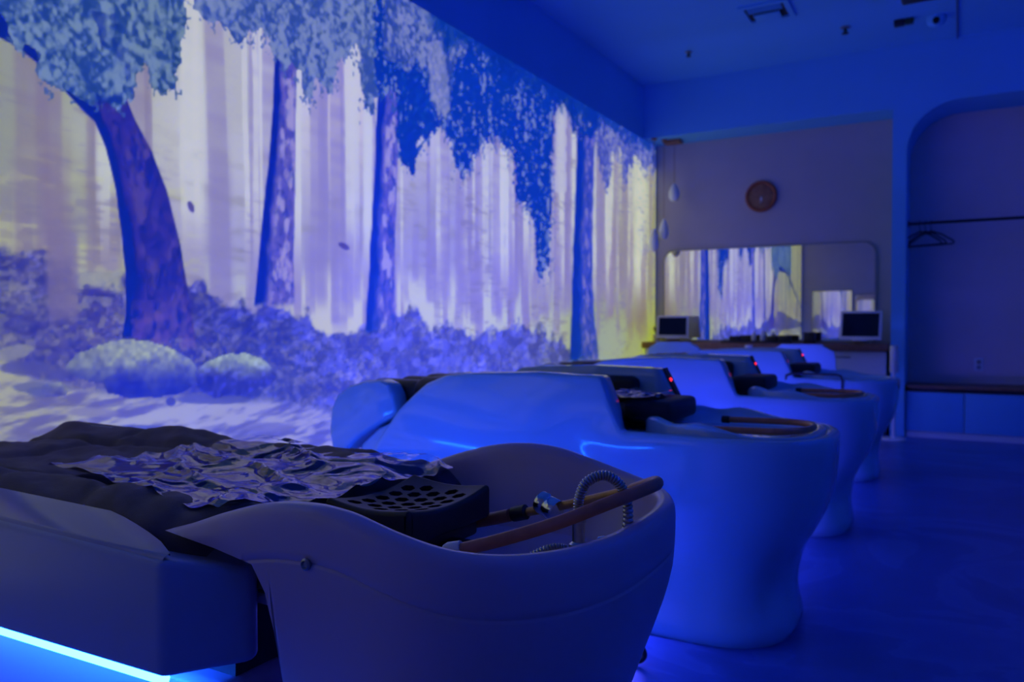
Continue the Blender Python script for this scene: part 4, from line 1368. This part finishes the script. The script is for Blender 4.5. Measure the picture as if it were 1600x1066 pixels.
def hanger(lab, x, yaw):
    hg = thing('clothes_hanger', lab, 'hanger', (x, 8.18, 1.72), 'dark clothes hangers on the rail')
    R3 = Matrix.Rotation(yaw, 3, 'Z')
    T = lambda pts: [tuple(R3 @ Vector(p) + Vector((x, 8.18, 1.94))) for p in pts]
    hook = [(0, 0.017 * math.cos(a), 0.017 * math.sin(a) + 0.0) for a in np.linspace(math.radians(200), math.radians(-60), 12)]
    hook += [(0, 0.0, -0.04), (0, 0, -0.075)]
    obj('hook', tube(T(hook), 0.003, 6), 'darkplastic', hg)
    arms = [(0, 0, -0.075), (0, 0.09, -0.11), (0, 0.19, -0.175), (0, 0.205, -0.195), (0, 0.19, -0.205), (0, 0, -0.205), (0, -0.19, -0.205), (0, -0.205, -0.195), (0, -0.19, -0.175), (0, -0.09, -0.11)]
    obj('body', tube(T(arms), 0.008, 8, closed=True), 'darkplastic', hg)


hanger('leftmost dark clothes hanger on the wardrobe rail', -0.33, math.radians(60))
hanger('middle dark clothes hanger on the wardrobe rail', -0.285, math.radians(56))
hanger('rightmost dark clothes hanger on the wardrobe rail', -0.24, math.radians(66))
ol = thing('wall_outlet', 'small white wall outlet low in the arched niche', 'outlet', (0.1, 8.455, 0.6))
obj('cover_plate', rbox(0.115, 0.19, 8.448, 8.459, 0.58, 0.70, 0.003), 'white', ol)
obj('socket', join(rbox(0.135, 0.17, 8.444, 8.449, 0.648, 0.683, 0.002), rbox(0.135, 0.17, 8.444, 8.449, 0.598, 0.633, 0.002)), 'metal', ol)

# ================================================================== CEILING FITTINGS
def at_ceiling(px, py, z=ZC):
    cy, sy = math.cos(CAM_YAW), math.sin(CAM_YAW)
    r = (px - 800) / FPX
    d = (z - CAM_H) * FPX / (509 - py)
    return d * (-sy + cy * r), d * (cy + sy * r)


vx, vy = -1.36, 6.5
vn = thing('ceiling_vent', 'square white air vent in the ceiling', 'vent', (vx, vy, ZC - 0.03))
obj('frame', join(box(vx - 0.19, vx + 0.19, vy - 0.19, vy - 0.15, ZC - 0.02, ZC), box(vx - 0.19, vx + 0.19, vy + 0.15, vy + 0.19, ZC - 0.02, ZC), box(vx - 0.19, vx - 0.15, vy - 0.15, vy + 0.15, ZC - 0.02, ZC), box(vx + 0.15, vx + 0.19, vy - 0.15, vy + 0.15, ZC - 0.02, ZC)), 'ceiling', vn, smooth=False)
obj('duct_opening', box(vx - 0.15, vx + 0.15, vy - 0.15, vy + 0.15, ZC - 0.006, ZC - 0.001), 'darkplastic', vn, smooth=False)
obj('diffuser', rbox(vx - 0.10, vx + 0.10, vy - 0.02, vy + 0.13, ZC - 0.035, ZC - 0.02, 0.004), 'ceiling', vn)
for k in range(2):
    obj('louvre', box(vx - 0.13, vx + 0.13, vy - 0.125 + k * 0.05, vy - 0.115 + k * 0.05, ZC - 0.03, ZC - 0.005), 'ceiling', vn, smooth=False)

# projector whose lower corner shows at the top edge of the photo
pj = thing('projector', 'black projector hanging under the ceiling at the top of the picture', 'projector', (-0.13, 4.94, 2.875))
obj('housing', rbox(-0.317, 0.06, 4.84, 5.20, 2.875, 3.02, 0.015), 'darkplastic', pj)
obj('lens', lathe([(0.05, -0.02), (0.05, 0.012), (0.04, 0.012), (0.038, 0.004), (0.001, 0.004)], (-0.318, 4.92, 2.945), 20, 'x'), 'screen', pj)
obj('mount_pole', tube([(-0.13, 4.94, 3.02), (-0.13, 4.94, ZC)], 0.02, 12), 'darkplastic', pj)
obj('mount_plate', rbox(-0.20, -0.06, 4.87, 5.01, ZC - 0.012, ZC, 0.003), 'darkplastic', pj)

# security camera
sx_, sy_ = at_ceiling(1458, 30)
sc = thing('security_camera', 'small white dome security camera on the ceiling', 'camera', (sx_, sy_, ZC - 0.1))
obj('dome', lathe([(0.07, 0), (0.07, -0.03), (0.06, -0.06), (0.03, -0.082), (0.002, -0.088)], (sx_, sy_, ZC), 24), 'ceiling', sc)
obj('lens', lathe([(0.001, -0.075), (0.024, -0.07), (0.028, -0.05), (0.028, -0.03)], (sx_ + 0.0, sy_, ZC - 0.045), 16, 'y'), 'screen', sc)
# two-colour ceiling fixture
ex_, ey_ = at_ceiling(1408, 34)
es = thing('ceiling_sensor', 'small dark two-part ceiling sensor beside the security camera', 'sensor', (ex_, ey_, ZC - 0.05))
obj('base', rbox(ex_ - 0.075, ex_ + 0.005, ey_ - 0.03, ey_ + 0.03, ZC - 0.05, ZC, 0.008), 'darkplastic', es)
obj('cover', rbox(ex_ + 0.006, ex_ + 0.07, ey_ - 0.028, ey_ + 0.028, ZC - 0.045, ZC, 0.008), 'green', es)


def sprinkler(lab, px, py, s=1.0):
    x, y = at_ceiling(px, py)
    r = thing('sprinkler', lab, 'sprinkler', (x, y, ZC - 0.06 * s), 'ceiling sprinklers')
    obj('escutcheon', lathe([(0.04 * s, 0), (0.038 * s, -0.008), (0.015 * s, -0.014)], (x, y, ZC), 18), 'metal', r)
    obj('head', lathe([(0.012 * s, -0.01), (0.012 * s, -0.04 * s), (0.028 * s, -0.05 * s), (0.028 * s, -0.055 * s)], (x, y, ZC), 14), 'darkplastic', r)


sprinkler('dark ceiling sprinkler to the right of the air vent', 1317, 46)
sprinkler('faint ceiling sprinkler near the far left corner of the ceiling', 1074, 84, 0.8)

# added blue cove, out of view, to light the ceiling: a ledge with a strip behind its lip along the top of the right wall
cv = thing('added_cove_light', 'added ledge with a blue fill light strip along the top of the right wall', 'light', (XR - 0.1, 2.6, 3.1))
obj('ledge', join(box(XR - 0.20, XR, YR, YF, 3.10, 3.13), box(XR - 0.20, XR - 0.185, YR, YF, 3.13, 3.17)), 'wall', cv, smooth=False)
obj('led_strip', box(XR - 0.14, XR - 0.11, YR + 0.05, YF - 0.05, 3.132, 3.142), 'cove', cv, 'added blue fill light strip', smooth=False)
